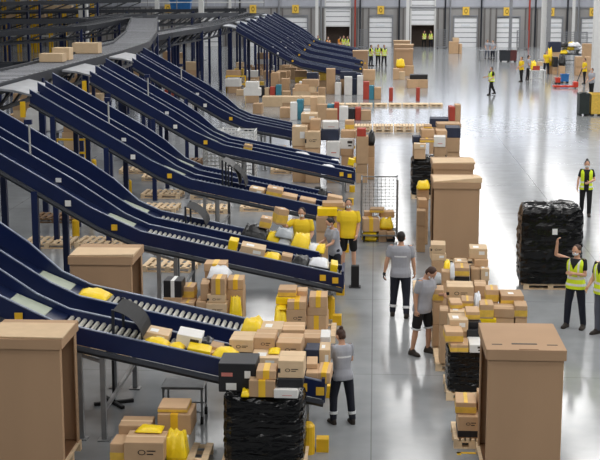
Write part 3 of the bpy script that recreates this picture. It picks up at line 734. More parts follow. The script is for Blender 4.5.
# ------------------------------------------------------------------ people
SKIN = mat('skin', (205, 158, 130), .55, var=.04, rnd=.05)
HAIR = mat('dark_hair', (32, 24, 20), .6, var=.3, scale=40)
HAIRB = mat('brown_hair', (64, 40, 28), .6, var=.3, scale=40)
TEE = mat('grey_tee', (164, 166, 174), .85, var=.05, scale=12)
TEEB = mat('black_tee', (22, 23, 28), .85, var=.1)
POLO = mat('yellow_polo', (242, 206, 36), .8, var=.05)
TROU = mat('navy_trousers', (24, 28, 42), .85, var=.1)
BLK = mat('black_cloth', (18, 18, 21), .85, var=.1)
GTRO = mat('grey_trousers', (92, 96, 108), .85, var=.08)
HIVIS = mat('hi_vis_yellow', (222, 244, 40), .6, var=.04)
ORNG = mat('hi_vis_orange', (240, 150, 40), .6, var=.04)
REFL = mat('reflective_band', (228, 230, 232), .35, var=.03)
MASK = mat('face_mask', (232, 236, 240), .7, var=.02)
SHOE = mat('dark_shoe', (44, 36, 30), .7, var=.1)
EYE = mat('eye_dark', (30, 22, 18), .3, var=0)
def remesh(mb, name, mats, vox, parent, fn=None, rest=None, smooth=3):
    me = mb.mesh(name, mats)
    o = bpy.data.objects.new(name, me); COL.objects.link(o)
    md = o.modifiers.new('r', 'REMESH'); md.mode = 'VOXEL'; md.voxel_size = vox
    sm = o.modifiers.new('s', 'SMOOTH'); sm.iterations = smooth; sm.factor = .5
    dg = bpy.context.evaluated_depsgraph_get()
    n = bpy.data.meshes.new_from_object(o.evaluated_get(dg))
    o.modifiers.clear(); o.data = n; n.name = name
    bpy.data.meshes.remove(me)
    n.materials.clear()
    for m in (mats if isinstance(mats, (list, tuple)) else [mats]): n.materials.append(m)
    n.polygons.foreach_set('use_smooth', [True]*len(n.polygons))
    if fn:
        bm = bmesh.new(); bm.from_mesh(n); dele = []
        for f in bm.faces:
            c = rest @ f.calc_center_median(); r = fn(c)
            if r is None: dele.append(f)
            else: f.material_index = r
        if dele: bmesh.ops.delete(bm, geom=dele, context='FACES')
        bm.to_mesh(n); bm.free()
    o.parent = parent
    return o
def V(*a): return Vector(a)
def limb(mb, pts, n=12):
    """tapered chain with round joints: pts = [(point, radius), ...]"""
    for (p, r), (q, s) in zip(pts, pts[1:]): mb.tube(p, q, r, n, r2=s)
    for p, r in pts: mb.sph(p, r, n=n, m=8)
def ring(cz, cy, rx, ry, T, n=20, p=2.4):
    out = []
    for i in range(n):
        a = 2*pi*i/n; ca, sa = cos(a), sin(a); q = (abs(ca)**p+abs(sa)**p)**(-1/p)
        out.append(T @ V(rx*ca*q, cy+ry*sa*q, cz))
    return out
def person(label, loc, rz=0., h=1.75, top='tee', topm=TEE, legm=TROU, legs='long', vest=None, mask=True, hair=HAIR, hstyle='short', lean=0., twist=0.,
           la=((.16, 0, -1), (.08, -.25, -1)), ra=((-.16, 0, -1), (-.08, -.25, -1)), ll=((.07, 0, -1), (.02, .03, -1)), rl=((-.07, 0, -1), (-.02, .03, -1)),
           head=(0, 0), curl=.5, bands=False, stripe=False, gloves=None, vox=.0085, female=False, group='warehouse workers', openvest=False, bulk=None):
    """faces -Y at rz = 0; +x is the person's left"""
    e = thing('person', label, 'person', loc, rz, group)
    s = h/1.75
    bk = bulk or (1.0 if female else 1.1)
    # lowest foot on the ground
    def chain(o, dirs, lens):
        pts = [o]
        for d, l in zip(dirs, lens): pts.append(pts[-1]+V(*d).normalized()*l*s)
        return pts
    LL = [V(.095*s, 0, 0)]; RL = [V(-.095*s, 0, 0)]
    LL = chain(LL[0], ll, (.43, .42)); RL = chain(RL[0], rl, (.43, .42))
    dz = -min(LL[2].z, RL[2].z)+.075*s
    LL = [p+V(0, 0, dz) for p in LL]; RL = [p+V(0, 0, dz) for p in RL]
    pel = V(0, 0, dz)
    T = Matrix.Translation(pel) @ Matrix.Rotation(lean, 4, 'X') @ Matrix.Rotation(twist, 4, 'Z') @ Matrix.Scale(s, 4)   # rest torso frame: z up from the hips
    Ti = T.inverted()
    sw = .19 if not female else .158
    LS, RS = T @ V(sw, 0, .49), T @ V(-sw, 0, .49)
    R3 = T.to_3x3().normalized()
    LA = chain(LS, [R3 @ V(*d) for d in la], (.285, .25)); RA = chain(RS, [R3 @ V(*d) for d in ra], (.285, .25))
    HT = T @ Matrix.Translation((0, -.01, .575)) @ Matrix.Rotation(head[0], 4, 'Z') @ Matrix.Rotation(head[1], 4, 'X')
    wq = .9 if female else 1.
    def torso(mb, inf, z0=-.06, z1=.53):
        prof = [(-.1, .01, .165, .115), (-.02, .01, .172*(1.03 if female else 1), .122), (.1, 0, .15*wq, .105), (.2, 0, .152*wq, .108), (.32, -.005, .172*wq, .122), (.42, 0, .178*wq, .118), (.485, .005, .165*wq, .095), (.53, .01, .10, .07), (.56, .012, .062, .062)]
        mb.loft([ring(z, cy, rx*bk+inf, ry*bk+inf, T) for z, cy, rx, ry in prof if z0-.001 <= z <= z1+.001])
    def hand(mb, w, fd, side):
        d = fd.normalized(); inn = (R3 @ V(-side, 0, 0)); inn = (inn-d*inn.dot(d)).normalized()       # palm faces the body
        wd = d.cross(inn).normalized()                                                                  # across the knuckles
        fwd = (R3 @ V(0, -1, 0)); wd = wd if wd.dot(fwd) > 0 else -wd                                   # thumb side to the front
        limb(mb, [(w, .026*s), (w+d*.035*s, .03*s)])
        for k in (-1.5, -.5, .5, 1.5): limb(mb, [(w+d*.02*s+wd*k*.014*s, .015*s), (w+d*.09*s+wd*k*.019*s, .0125*s)], 8)
        for k, L in ((1.5, .92), (.5, 1.), (-.5, .95), (-1.5, .76)):
            p = w+d*.09*s+wd*k*.02*s; a = curl*.5; pts = [(p, .0115*s)]
            for l, da in ((.034, .5), (.025, .6), (.02, .5)):
                a += da*curl; p = p+(d*cos(a)+inn*sin(a))*l*L*s; pts.append((p, .0095*s))
            limb(mb, pts, 8)
        p = w+d*.03*s+wd*.026*s; q = p+(d*.55+wd*.7+inn*.35).normalized()*.042*s; limb(mb, [(p, .015*s), (q, .0125*s), (q+(d*.9+inn*.45+wd*.1).normalized()*.034*s, .0105*s)], 8)
    body = MB()
    torso(body, -.012)
    limb(body, [(T @ V(0, .012, .5), .06*s), (HT @ V(0, .01, .02), .056*s)])
    # head: skull, jaw, nose, ears, brow, lips
    HS = HT.to_3x3()
    body.sph(HT @ V(0, .0, .135), .076, .094, .10, 16, 12, M=HS)
    body.sph(HT @ V(0, -.026, .068), .056, .062, .066, 14, 10, M=HS)
    limb(body, [(HT @ V(0, -.088, .118), .010*s), (HT @ V(0, -.104, .083), .0155*s)], 8)
    for sx in (-1, 1):
        body.sph(HT @ V(sx*.077, .012, .1), .012, .024, .033, 8, 6, M=HS)
        limb(body, [(HT @ V(sx*.014, -.088, .134), .010*s), (HT @ V(sx*.048, -.078, .134), .009*s)], 8)
        body.sph(HT @ V(sx*.045, -.062, .088), .022, .02, .02, 8, 6, M=HS)
    limb(body, [(HT @ V(-.02, -.084, .052), .0085*s), (HT @ V(.02, -.084, .052), .0085*s)], 8)
    for A, sd in ((LA, 1), (RA, -1)):
        limb(body, [(A[0], .05*s*wq*bk), (A[0].lerp(A[1], .45), .047*s*wq*bk), (A[1], .039*s*wq*bk), (A[1].lerp(A[2], .3), .04*s*wq*bk), (A[2], .026*s)])
        hand(body, A[2], A[2]-A[1], sd)
    for Lg in (LL, RL):
        limb(body, [(Lg[0], .085*s), (Lg[0].lerp(Lg[1], .3), .08*s), (Lg[1], .053*s), (Lg[1].lerp(Lg[2], .3), .055*s), (Lg[2], .036*s)])
        limb(body, [(Lg[2], .036*s), (Lg[2]+V(0, -.08*s, -.035*s), .034*s)])
    bo = remesh(body, 'body', SKIN, vox, e)
    for sx in (-1, 1):
        MB().sph(HT @ V(sx*.031, -.082, .113), .014*s, .008*s, .0085*s, 10, 6, M=HS.normalized()).build('eye', EYE, e, smooth=True)
    # hair
    hb = MB()
    hb.sph(HT @ V(0, .016, .15), .083, .095, .094, 16, 12, M=HS)
    hb.sph(HT @ V(0, .04, .1), .075, .07, .08, 14, 10, M=HS)
    hi = HT.inverted()
    def hfn(c):
        if c.y < -.055 and c.z < .185: return None
        if c.y < -.0 and c.z < .135: return None
        if c.z < .045: return None
        return 0
    if hstyle == 'bun': hb.sph(HT @ V(0, .06, .245), .04, .04, .04, 10, 8, M=HS); hb.sph(HT @ V(0, .1, .09), .035, .03, .05, 10, 8, M=HS)
    if hstyle == 'tail': hb.sph(HT @ V(0, .115, .17), .032, .04, .035, 10, 8, M=HS); limb(hb, [(HT @ V(0, .125, .16), .024*s), (HT @ V(0, .13, .03), .018*s)])
    remesh(hb, 'hair', hair, vox*1.1, e, hfn, hi)
    if mask:
        mk = MB(); mk.sph(HT @ V(0, -.034, .07), .062, .074, .052, 16, 12, M=HS)
        remesh(mk, 'face_mask', MASK, vox, e, lambda c: 0 if c.y < -.03 else None, hi)
    # clothes
    sh = MB(); torso(sh, .022, z0=-.11, z1=.54)
    cut = {'tee': .55, 'polo': .62}.get(top, .55)
    for A in (LA, RA):
        limb(sh, [(A[0], .066*s*wq*bk), (A[0].lerp(A[1], cut*.6), .068*s*wq*bk), (A[0].lerp(A[1], cut), .064*s*wq*bk)])
    def sfn(c):
        if c.z > .535: return None
        if stripe and c.y > .04 and .315 < c.z < .345 and abs(c.x) < .125: return 1
        return 0
    so = remesh(sh, 'shirt', [topm, REFL], vox*1.1, e, sfn, Ti)
    tr = MB()
    tr.loft([ring(z, .01, rx*bk, ry*bk, T) for z, rx, ry in ((-.12, .15, .112), (-.06, .172, .125), (.0, .17, .122), (.06, .155, .108))])
    for Lg in (LL, RL):
        if legs == 'long':
            limb(tr, [(Lg[0], .1*s*bk), (Lg[0].lerp(Lg[1], .3), .097*s*bk), (Lg[1], .076*s*bk), (Lg[1].lerp(Lg[2], .35), .071*s), (Lg[2]+V(0, 0, .03*s), .062*s)])
        else:
            limb(tr, [(Lg[0], .1*s), (Lg[0].lerp(Lg[1], .35), .1*s), (Lg[0].lerp(Lg[1], .82), .09*s)])
    to = remesh(tr, 'trousers' if legs == 'long' else 'shorts', legm, vox*1.2, e)
    for Lg in (LL, RL):
        if bands:
            a, b, r = (Lg[1].lerp(Lg[2], .62), Lg[1].lerp(Lg[2], .74), .076*s) if legs == 'long' else (Lg[0].lerp(Lg[1], .94), Lg[0].lerp(Lg[1], 1.0), .098*s)
            MB().tube(a, b, r, 16, r2=r*.96).build('reflective_band', REFL, to)
        f = MB(); ft = Lg[2]; fd = V((ft-pel).x*.6, -1, 0).normalized()
        gz = ft.z-.075*s
        f.loft([[ft+fd*t*s+V(fd.y, -fd.x, 0)*(-1)*wv*s*sg+V(0, 0, gz-ft.z+zz*s) for sg, zz in ((-1, 0), (1, 0), (1, hh*.6), (.5, hh), (-.5, hh), (-1, hh*.6))] for t, wv, hh in ((-.075, .03, .07), (-.04, .042, .13), (.04, .044, .12), (.1, .05, .075), (.16, .046, .06), (.195, .025, .04))])
        remesh(f, 'shoe', SHOE, vox*.9, e, smooth=2)
    if vest:
        vs = MB(); torso(vs, .038, z0=-.11, z1=.53)
        def vfn(c):
            x, y, z = c
            if z < -.085 or z > .525: return None
            if abs(x) > sw+.02 and z > .1: return None
            if y < 0 and z > .33 and abs(x) < (z-.33)*.55+.004: return None
            if openvest and y < 0 and abs(x) < .075: return None
            if -.02 < z < .03 or .12 < z < .17: return 1
            if y < 0 and z > .17 and .085 < abs(x) < .12 and not openvest: return 1
            return 0
        vo = remesh(vs, 'hi_vis_vest', [vest, REFL], vox*1.1, e, vfn, Ti, smooth=2)
    if gloves:
        for A, sd in ((LA, 1), (RA, -1)):
            if (sd > 0 and 'l' in gloves) or (sd < 0 and 'r' in gloves):
                g = MB(); s_ = s; hand(g, A[2], A[2]-A[1], sd)
                go = remesh(g, 'work_glove', BLK, vox*.8, e, smooth=1)
                go.data.transform(Matrix.Translation(A[2]) @ Matrix.Scale(1.08, 4) @ Matrix.Translation(-A[2]))
    return e, LA, RA
def foot(px, py): p = at(px, py); return p
B = pi           # back to the camera
pw = foot(342, 423)
person('woman with a hair bun in grey tee reaching over the parcels, seen from behind', pw, B+.4, 1.53, stripe=True, female=True, hair=HAIRB, hstyle='bun', mask=False, lean=.06, bands=True,
   la=((.25, -.35, -1), (.1, -1, .15)), ra=((-.2, -.3, -1), (0, -1, .12)), ll=((.12, -.12, -1), (.05, .12, -1)), rl=((-.1, .1, -1), (-.06, .12, -1)), head=(.25, .25), curl=.8)
person('man in grey tee and dark trousers walking away along the aisle, black glove', foot(400, 316), B-.08, 1.80, stripe=True, mask=False, bands=True, gloves='l', la=((.3, .08, -1), (.2, -.05, -1)), ra=((-.2, -.1, -1), (-.1, -.3, -1)),
   ll=((.08, -.12, -1), (.05, .12, -1)), rl=((-.06, .14, -1), (-.03, .3, -1)), curl=.6)
person('man in grey tee and black shorts, head bowed, turned sideways in the aisle', foot(422, 354), .9, 1.74, legs='short', legm=BLK, bands=True, lean=.12, hair=HAIRB, head=(.2, .7),
   la=((.12, -.25, -1), (-.25, -.9, .25)), ra=((-.12, .12, -1), (-.02, -.2, -1)), ll=((.1, -.1, -1), (.05, .06, -1)), rl=((-.12, .1, -1), (-.1, .12, -1)), curl=.8)
person('woman in yellow vest with one arm raised to the black wrapped load', foot(574, 328), -.55, 1.71, topm=TEEB, vest=HIVIS, female=True, hstyle='tail', hair=HAIRB,
   ra=((-.75, -.4, .3), (.15, -.2, 1)), la=((.22, -.25, -1), (-.75, -.75, .2)), ll=((.1, .05, -1), (.08, .08, -1)), rl=((-.1, -.06, -1), (-.05, .02, -1)), head=(-.2, .1), curl=.6)
person('person in yellow vest and grey trousers cut off by the right edge', foot(602, 335), -.9, 1.72, topm=TEEB, vest=HIVIS, legm=GTRO, mask=True, hair=HAIRB, ra=((-.15, -.2, -1), (.1, -.6, -.5)), head=(-.2, .1))
person('woman in open yellow vest and black clothes walking towards the camera', foot(585, 216), -.12, 1.68, topm=TEEB, legm=BLK, vest=HIVIS, openvest=True, female=True, hstyle='bun', la=((.3, -.1, -1), (-.6, -.7, -.2)), ra=((-.3, .0, -1), (-.1, -.3, -1)),
   ll=((.03, -.18, -1), (.0, .06, -1)), rl=((-.03, .16, -1), (0, .35, -1)), head=(0, .1))
person('person in yellow vest walking left across the open floor', foot(491, 95), -1.2, 1.76, topm=TEEB, legm=BLK, vest=HIVIS, mask=False, vox=.011, ll=((.05, -.3, -1), (.05, -.1, -1)), rl=((-.05, .3, -1), (-.05, .5, -1)), ra=((-.15, -.3, -1), (.05, -1, -.2)), la=((.2, .1, -1), (.0, -.7, -.5)))
YG = 30.0
def atyg(px, Y): p = atY(px, 230, Y); return V(p.x, Y, 0)
pl_, LA_, RA_ = person('man in yellow polo lifting a carton between the second and third chutes', atyg(302, 29.2), -.1, 1.74, topm=POLO, top='polo', legm=BLK, ra=((-.6, -.75, -.4), (-.3, -.75, .65)), la=((.2, -.15, -1), (-.2, -.75, -.5)), head=(-.1, .12), curl=.7)
person('man in yellow polo with black shorts standing at the second chute end', atyg(348.5, 30.2), -.1, 1.78, topm=POLO, top='polo', legm=BLK, legs='short', la=((.15, 0, -1), (-.1, -.5, -.9)), ra=((-.15, 0, -1), (.05, -.4, -1)), head=(.1, .05))
person('dark haired woman in grey tee bending to the second chute end', atyg(335, 28.5), -1.0, 1.66, female=True, hstyle='tail', lean=.16, la=((.15, -.6, -1), (-.1, -1, -.2)), ra=((-.15, -.5, -1), (0, -1, -.2)), head=(.1, .3))
o, lk = make_parcel('h', .26, .26, .36); hp = RA_[2]; M_ = pl_.matrix_basis
o.location = M_ @ (hp+V(-.02, -.16, -.02)); o.rotation_euler = (.1, .2, .5); tag(o, 'carton held up by the man in yellow polo', 'box')
FARP = [(375.5, 378, 65.5, -.3, HIVIS, BLK, 'left hand one of two people in yellow vests standing together in the far aisle'), (0, 384, 66, .4, HIVIS, BLK, 'right hand one of two people in yellow vests standing together in the far aisle'),
  (0, 371, 66, 1.2, HIVIS, TROU, 'person in yellow vest beside the carton at the end of the far chutes'),
  (0, 343.5, 50, .2, HIVIS, BLK, 'person in bright yellow vest in the open dock doorway at the far chutes'), (0, 348, 51, -.6, HIVIS, TROU, 'person in yellow vest at the right of the open dock doorway behind the far chutes'),
  (0, 329, 50, .5, ORNG, BLK, 'person in orange vest at the left of the open dock doorway'), (0, 318, 51, 0, HIVIS, BLK, 'person in yellow vest above the far chutes, beside the pale column'),
  (0, 340, 52, 2, ORNG, TROU, 'person in orange vest in the middle of the open dock doorway'),
  (0, 424, 46.3, .4, HIVIS, BLK, 'left hand worker inside the right open dock door'), (0, 430.8, 46.3, -.4, HIVIS, TROU, 'right hand worker inside the right open dock door'),
  (0, 487, 59, .4, None, GTRO, 'person in grey clothes beside the far workstation by the white column'), (0, 492.5, 60, -.5, None, TROU, 'person in grey tee and dark trousers at the far workstation'),
  (0, 521, 82, -1.2, POLO, BLK, 'person in yellow bending at the white table'), (0, 528, 80, 1.3, None, BLK, 'person in dark clothes beside the white table'), (0, 546, 74, .3, POLO, TROU, 'person in yellow behind the right end of the white table'),
  (0, 584, 84, -1.4, POLO, BLK, 'person in yellow and black beside the right hand white column'), (0, 591, 97, -1.0, None, BLK, 'person in black at the bins by the right hand white column')]
PROTO = {}
for i, (_, px, py, rz, v, lg, lb) in enumerate(FARP):
    key = (v.name if v else None, lg.name)
    loc = foot(px, py)
    if 30 < py < 47 and px > 420: loc.y = min(loc.y, YW+1.2); loc = V(atY(px, py, YW-.6).x, YW-.6, 0)
    if 317 < px < 350 and py < 53: loc = V(atY(px, 48, 128).x, 128-(i % 3)*1.5, 0)
    if key not in PROTO:
        e, _, _ = person(lb, loc, rz, 1.76, topm=(POLO if v == POLO else TEEB if v else TEE), legm=lg, vest=(v if v in (HIVIS, ORNG) else None), mask=bool(i % 2), vox=.0125, hair=HAIR if i % 3 else HAIRB,
          la=((.2, -.1*(i % 3), -1), (-.1, -.8, -.4)), ra=((-.2, -.2, -1), (.05, -.5, -.7)), ll=((.08, -.1, -1), (.05, .05, -1)), rl=((-.08, .1, -1), (-.05, .1, -1)), group='workers far down the hall')
        PROTO[key] = e
    else:
        r = dup(PROTO[key], loc, rz, lb)
# ------------------------------------------------------------------ fittings on the chutes
def y_at(k, x, y): return CH[k]+y+SK*(XE-x)
def hood(k, px, li, h=.5, m=RUBBER):
    """curved dark curtain hung over one lane"""
    o = CHUTES[k]; ya, yb = LANES[li]; x = atY(px, 230, CH[k]+.5).x
    b = MB(); n = 8; pr = [(x-.05+.42*sin(t*pi/2/n)**1.0, h*cos(t*pi/2/n*.85)) for t in range(n+1)]
    rings = []
    for xx, zz in pr:
        y0, y1 = ya+SK*(XE-xx), yb+SK*(XE-xx); z = bz(xx)+.04+zz
        rings.append([(xx, y0, z), (xx, y1, z), (xx+.015, y1, z-.015), (xx+.015, y0, z-.015)])
    b.loft(rings)
    b.build('curved_curtain', m, o)
    for yy in (ya, yb):
        r = MB(); r.bar((x-.05, yy+SK*(XE-x), bz(x)), (x-.05, yy+SK*(XE-x), bz(x)+h+.06), .04); r.build('curtain_post', DARK, o)
hood(0, 117, 0, .42); hood(1, 178, 1, .42); hood(2, 226, 0, .7, mat('grey_rubber', (92, 92, 92), .7)); hood(2, 232, 0, .6)
for k, x, h in ((1, -7.2, .95), (2, -7.0, .9), (3, -7.2, .9), (4, -7.2, .8)):
    m = MB().tube((x, y_at(k, x, .845)-CH[k], bz(x)), (x, y_at(k, x, .845)-CH[k], bz(x)+h), .022, 8); q = m.build('sensor_post', LIGHTS, CHUTES[k])
    MB().box(x-.1, x+.06, y_at(k, x, .8)-CH[k], y_at(k, x, .89)-CH[k], bz(x)+h-.05, bz(x)+h+.05).build('sensor_head', NAVY, q)
for k in (0, 1, 2, 3):
    x = XTOP-.1
    for yy in (-.2, 2.7): MB().box(x-.1, x+.02, yy+SK*(XE-x)-.05, yy+SK*(XE-x)+.05, ZTOP-.55, ZTOP-.15).build('warning_tag', YPAINT, CHUTES[k])
# cartons riding on the sorter deck
for i, (px, py, w, d, h, lb) in enumerate([(53, 62, .8, .6, .28, 'small carton riding the sorter deck, nearest of three'), (63, 60, .6, .6, .42, 'small carton riding the sorter deck, middle one of three'), (82, 53.5, 1.0, .7, .4, 'wide carton riding the sorter deck, farthest of three')]):
    p = at(px, py, ZS_); o, _ = make_parcel('l', w, d, h, False); o.location = (max(-11.0, min(-9.9, p.x)), p.y, ZS_+.015); tag(o, lb, 'box', 'cartons on the sorter deck')
for px, py, lb in ((50, 18.5, 'carton on the dark feed conveyor, left of the first white column'), (63, 18.2, 'flat carton on the dark feed conveyor beside the first white column')):
    p = atY(px, py, 116); o, _ = make_parcel('l', 1.3, .8, .45, False); o.location = (p.x, 114+(p.x+40)/28*7, 4.36); tag(o, lb, 'box', 'cartons on the dark feed conveyor')
# ------------------------------------------------------------------ roll cages and trolleys
def cage(label, x, y, w, d, h, mesh=.1, front=False, rz=0., r=.008, m=STEEL, grp='wire roll cages'):
    o = thing('roll_cage', label, 'cage', (x, y, 0), rz, grp)
    b = MB(); b.box(-w/2, w/2, -d/2, d/2, .17, .2)
    b.build('base', m, o)
    for sx in (-1, 1):
        for sy in (-1, 1):
            MB().tube((sx*w/2, sy*d/2, .14), (sx*w/2, sy*d/2, h), .022, 8).build('post', m, o)
            c = MB(); c.tube((sx*(w/2-.08)-.02, sy*(d/2-.06), .07), (sx*(w/2-.08)+.02, sy*(d/2-.06), .07), .065, 10); c.box(sx*(w/2-.08)-.03, sx*(w/2-.08)+.03, sy*(d/2-.06)-.03, sy*(d/2-.06)+.03, .08, .17)
            c.build('caster', RUBBER, o)
    sides = [((-w/2, d/2), (w/2, d/2)), ((-w/2, -d/2), (-w/2, d/2)), ((w/2, -d/2), (w/2, d/2))] + ([((-w/2, -d/2), (w/2, -d/2))] if front else [])
    for (xa, ya), (xb, yb) in sides:
        g = MB(); L = sqrt((xb-xa)**2+(yb-ya)**2); n = max(2, int(L/mesh))
        for i in range(n+1):
            t = i/n; g.bar((xa+(xb-xa)*t, ya+(yb-ya)*t, .2), (xa+(xb-xa)*t, ya+(yb-ya)*t, h-.03), r)
        k = int(h/mesh/1.0)
        for i in range(k+1):
            z = .22+(h-.26)*i/k; g.bar((xa, ya, z), (xb, yb, z), r if i not in (0, k) else .03)
        g.build('mesh_panel', m, o)
    return o
ca = atY(361, 240, 33.8); cb = atY(397, 240, 33.8)
cage('wire roll cage with parcels standing beside the end of the third chute', (ca.x+cb.x)/2, 34.25, cb.x-ca.x, .85, 1.68)
PLACED.append((ca.x, cb.x, 33.8, 34.7, .2))
P('in the roll cage', [(362, 219, 379, 234, 33.9, .4, 't'), (379, 220, 393, 232, 34.0, .4, 'YB'), (362, 232, 378, 242, 33.9, .4, 'YB'), (378, 231, 386, 242, 33.9, .4, 'p'), (386, 232, 394, 242, 33.9, .4, 'k'), (370, 209, 384, 219, 34.1, .35, 'h'), (379, 212, 394, 221, 34.3, .35, 'p'), (364, 212, 372, 219, 34.3, .3, 'p')], rot=8)
for i, (px, Y, lb) in enumerate([(213, 43.6, 'left hand one of three empty wire cages behind the fourth chute'), (230, 43.8, 'middle one of three empty wire cages behind the fourth chute'), (247, 43.6, 'right hand one of three empty wire cages behind the fourth chute')]):
    p = atY(px, 140, Y); cage(lb, p.x, Y, .56, .8, 1.9, .14, True, m=WHITEP, r=.018)
for i, (px, py, lb) in enumerate([(569, 52, 'tall wire cage beyond the bag heap, beside the slim pale column'), (581, 52, 'right hand wire cage beyond the bag heap'), (305, 46, 'wire cage left of the open dock door at the far chutes'), (363, 47, 'wire cage between the open dock door and the row of large cartons'), (440, 47, 'wire cage right of the open dock door beside the aisle'), (522, 50, 'wire cage beside the grey column at the back wall')]):
    p = at(px, py); cage(lb, p.x, min(p.y, 138), 1.05, .9, 2.0, .25, True, r=.02, m=GREYP)
# covered white trolley under the chutes
p = at(45, 141)
o = thing('covered_trolley', 'white covered trolley with two wheels showing below the second chute incline', 'trolley', p)
b = MB(); b.loft([[(xx*k, yy*k, z) for xx, yy in ((-.72, -.5), (.72, -.5), (.72, .5), (-.72, .5))] for z, k in ((.5, 1), (1.15, 1.0), (1.45, .85), (1.55, .5))]); b.build('white_cover', WHITEP, o, bevel=.03)
b = MB().box(-.74, .74, -.5, .5, .42, .5); b.build('trolley_base', GREYP, o)
for sx in (-.45, .45):
    for sy in (-.4, .4): MB().tube((sx-.03, sy, .2), (sx+.03, sy, .2), .2, 14).box(sx-.03, sx+.03, sy-.03, sy+.03, .2, .42).build('wheel', RUBBER, o)
# low steel trolley and pole stand under the nearest chute
p = at(190, 408)
o = thing('steel_trolley', 'low steel trolley on casters under the nearest chute', 'trolley', (p.x, 19.45, 0))
MB().box(-.33, .33, -.26, .26, .56, .6).build('top_tray', STEEL, o, bevel=.008)
for sx in (-.3, .3):
    for sy in (-.24, .24):
        l = MB().tube((sx, sy, .12), (sx, sy, .58), .018, 8).build('leg', STEEL, o)
        MB().tube((sx-.02, sy, .06), (sx+.02, sy, .06), .06, 12).box(sx-.012, sx+.012, sy-.02, sy+.02, .06, .13).build('caster', RUBBER, l)
MB().bar((-.3, -.24, .2), (.3, -.24, .2), .025).bar((-.3, .24, .2), (.3, .24, .2), .025).bar((-.3, -.24, .2), (-.3, .24, .2), .025).bar((.3, -.24, .2), (.3, .24, .2), .025).build('lower_frame', STEEL, o)
for px, py, lb in ((114, 404, 'black pole stand with a crossed base under the nearest chute'),):
    p = at(px, py); o = thing('pole_stand', lb, 'stand', p)
    MB().tube((0, 0, .03), (0, 0, .74), .022, 10).build('pole', RUBBER, o)
    MB().bar((-.3, -.12, .03), (.3, .12, .03), .06, .05).bar((-.2, .26, .03), (.2, -.26, .03), .06, .05).build('crossed_base', RUBBER, o)
p = at(355, 287); MB().box(-.09, .09, -.09, .09, 0, .5).box(-.13, .13, -.13, .13, 0, .02).build('bollard', RUBBER, loc=p, bevel=.008)
tag(bpy.data.objects['bollard'], 'short black square bollard at the end of the second chute', 'bollard')
p = at(318, 207); MB().box(-.1, .1, -.1, .1, 0, .62).box(-.14, .14, -.14, .14, 0, .02).build('bollard', RUBBER, loc=p, bevel=.008); tag(bpy.data.objects['bollard.001'], 'short black bollard between the third and fourth chutes', 'bollard')
for i, (px, py, lb) in enumerate([(308, 453, 'yellow floor bollard behind the front black wrapped load'), (76, 236, 'yellow bollard beside the pallets under the second chute'), (129, 194, 'yellow bollard beside the pallets under the third chute'), (94, 172, 'yellow bollard left of the pallets below the third chute incline'), (330, 318, 'yellow bollard behind the aisle pallet of taped cartons')]):
    p = at(px, py); MB().tube((0, 0, 0), (0, 0, .42), .1, 14).tube((0, 0, .42), (0, 0, .47), .1, 14, r2=.06).build('yellow_bollard', YPAINT, loc=p)
    o = COL.objects[-1]; tag(o, lb, 'bollard', 'yellow bollards')
for px, py, w, rz, lb in [(79, 213, .75, 0, 'yellow guard frame around the posts under the second chute'), (72, 166, 1.1, 0, 'yellow guard frame below the white covered trolley'), (236, 92, 1.2, 0, 'yellow guard frame under the far chutes')]:
    p = at(px, py); o = thing('barrier', lb, 'guard rail', p, rz)
    for sx in (-1, 1): MB().bar((sx*w/2, 0, 0), (sx*w/2, 0, 1.0), .08).build('post', YPAINT, o)
    for z in (.5, 1.0): MB().bar((-w/2-.04, 0, z), (w/2+.04, 0, z), .07).build('rail', YPAINT, o)
# loose empty pallets on the floor between the chutes
for i, (px, py, lb, dk) in enumerate([(51, 245, 'empty wooden pallet below the second chute, beside the yellow bollard', 0), (58, 220, 'dark weathered pallet behind the one below the second chute', 1), (103, 245, 'pallet half hidden behind the lone large carton', 0), (172, 268, 'pallet under the second chute, right of the lone large carton', 0),
    (158, 210, 'front left pallet of four on the floor below the third chute', 0), (163, 196, 'rear left pallet of four on the floor below the third chute', 0), (208, 211, 'front right pallet of four below the third chute', 0), (211, 197, 'rear right pallet of four below the third chute', 0), (262, 209, 'pallet on the floor under the middle of the third chute', 0),
    (138, 172, 'left hand pallet on the floor below the incline of the third chute', 0), (161, 179, 'right hand pallet on the floor below the third chute incline', 0), (288, 172, 'pallet on the floor under the rollers of the fourth chute', 0), (190, 163, 'dark loaded pallet below the fourth chute incline', 1), (270, 150, 'pallet beneath the fifth chute', 1)]):
    p = at(px, py); pallet(p.x, p.y, lb, rz=random.uniform(-.06, .06), m=WOODD if dk else WOOD, group='loose pallets between the chutes', w=1.25)
for i, (px, nm) in enumerate(((362, 'first'), (383, 'second'), (404, 'third'), (426, 'fourth'))):
    p = at(px, 131); pallet(p.x, p.y, '%s pallet from the left in the low pale row across the far aisle' % nm, w=.92, group='low row of pallets across the aisle')
    o = pallet(p.x, p.y, '%s upper pallet from the left in the low pale row across the aisle' % nm, w=.92, z=.146, group='low row of pallets across the aisle')
for i, px in enumerate((338, 352, 366, 381, 395, 409, 422, 436)):
    p = at(px, 106); pallet(p.x, p.y, '%s pallet from the left in the farther low row across the aisle' % ('first', 'second', 'third', 'fourth', 'fifth', 'sixth', 'seventh', 'eighth')[i], w=.72, d=.8, group='farther low row of pallets')
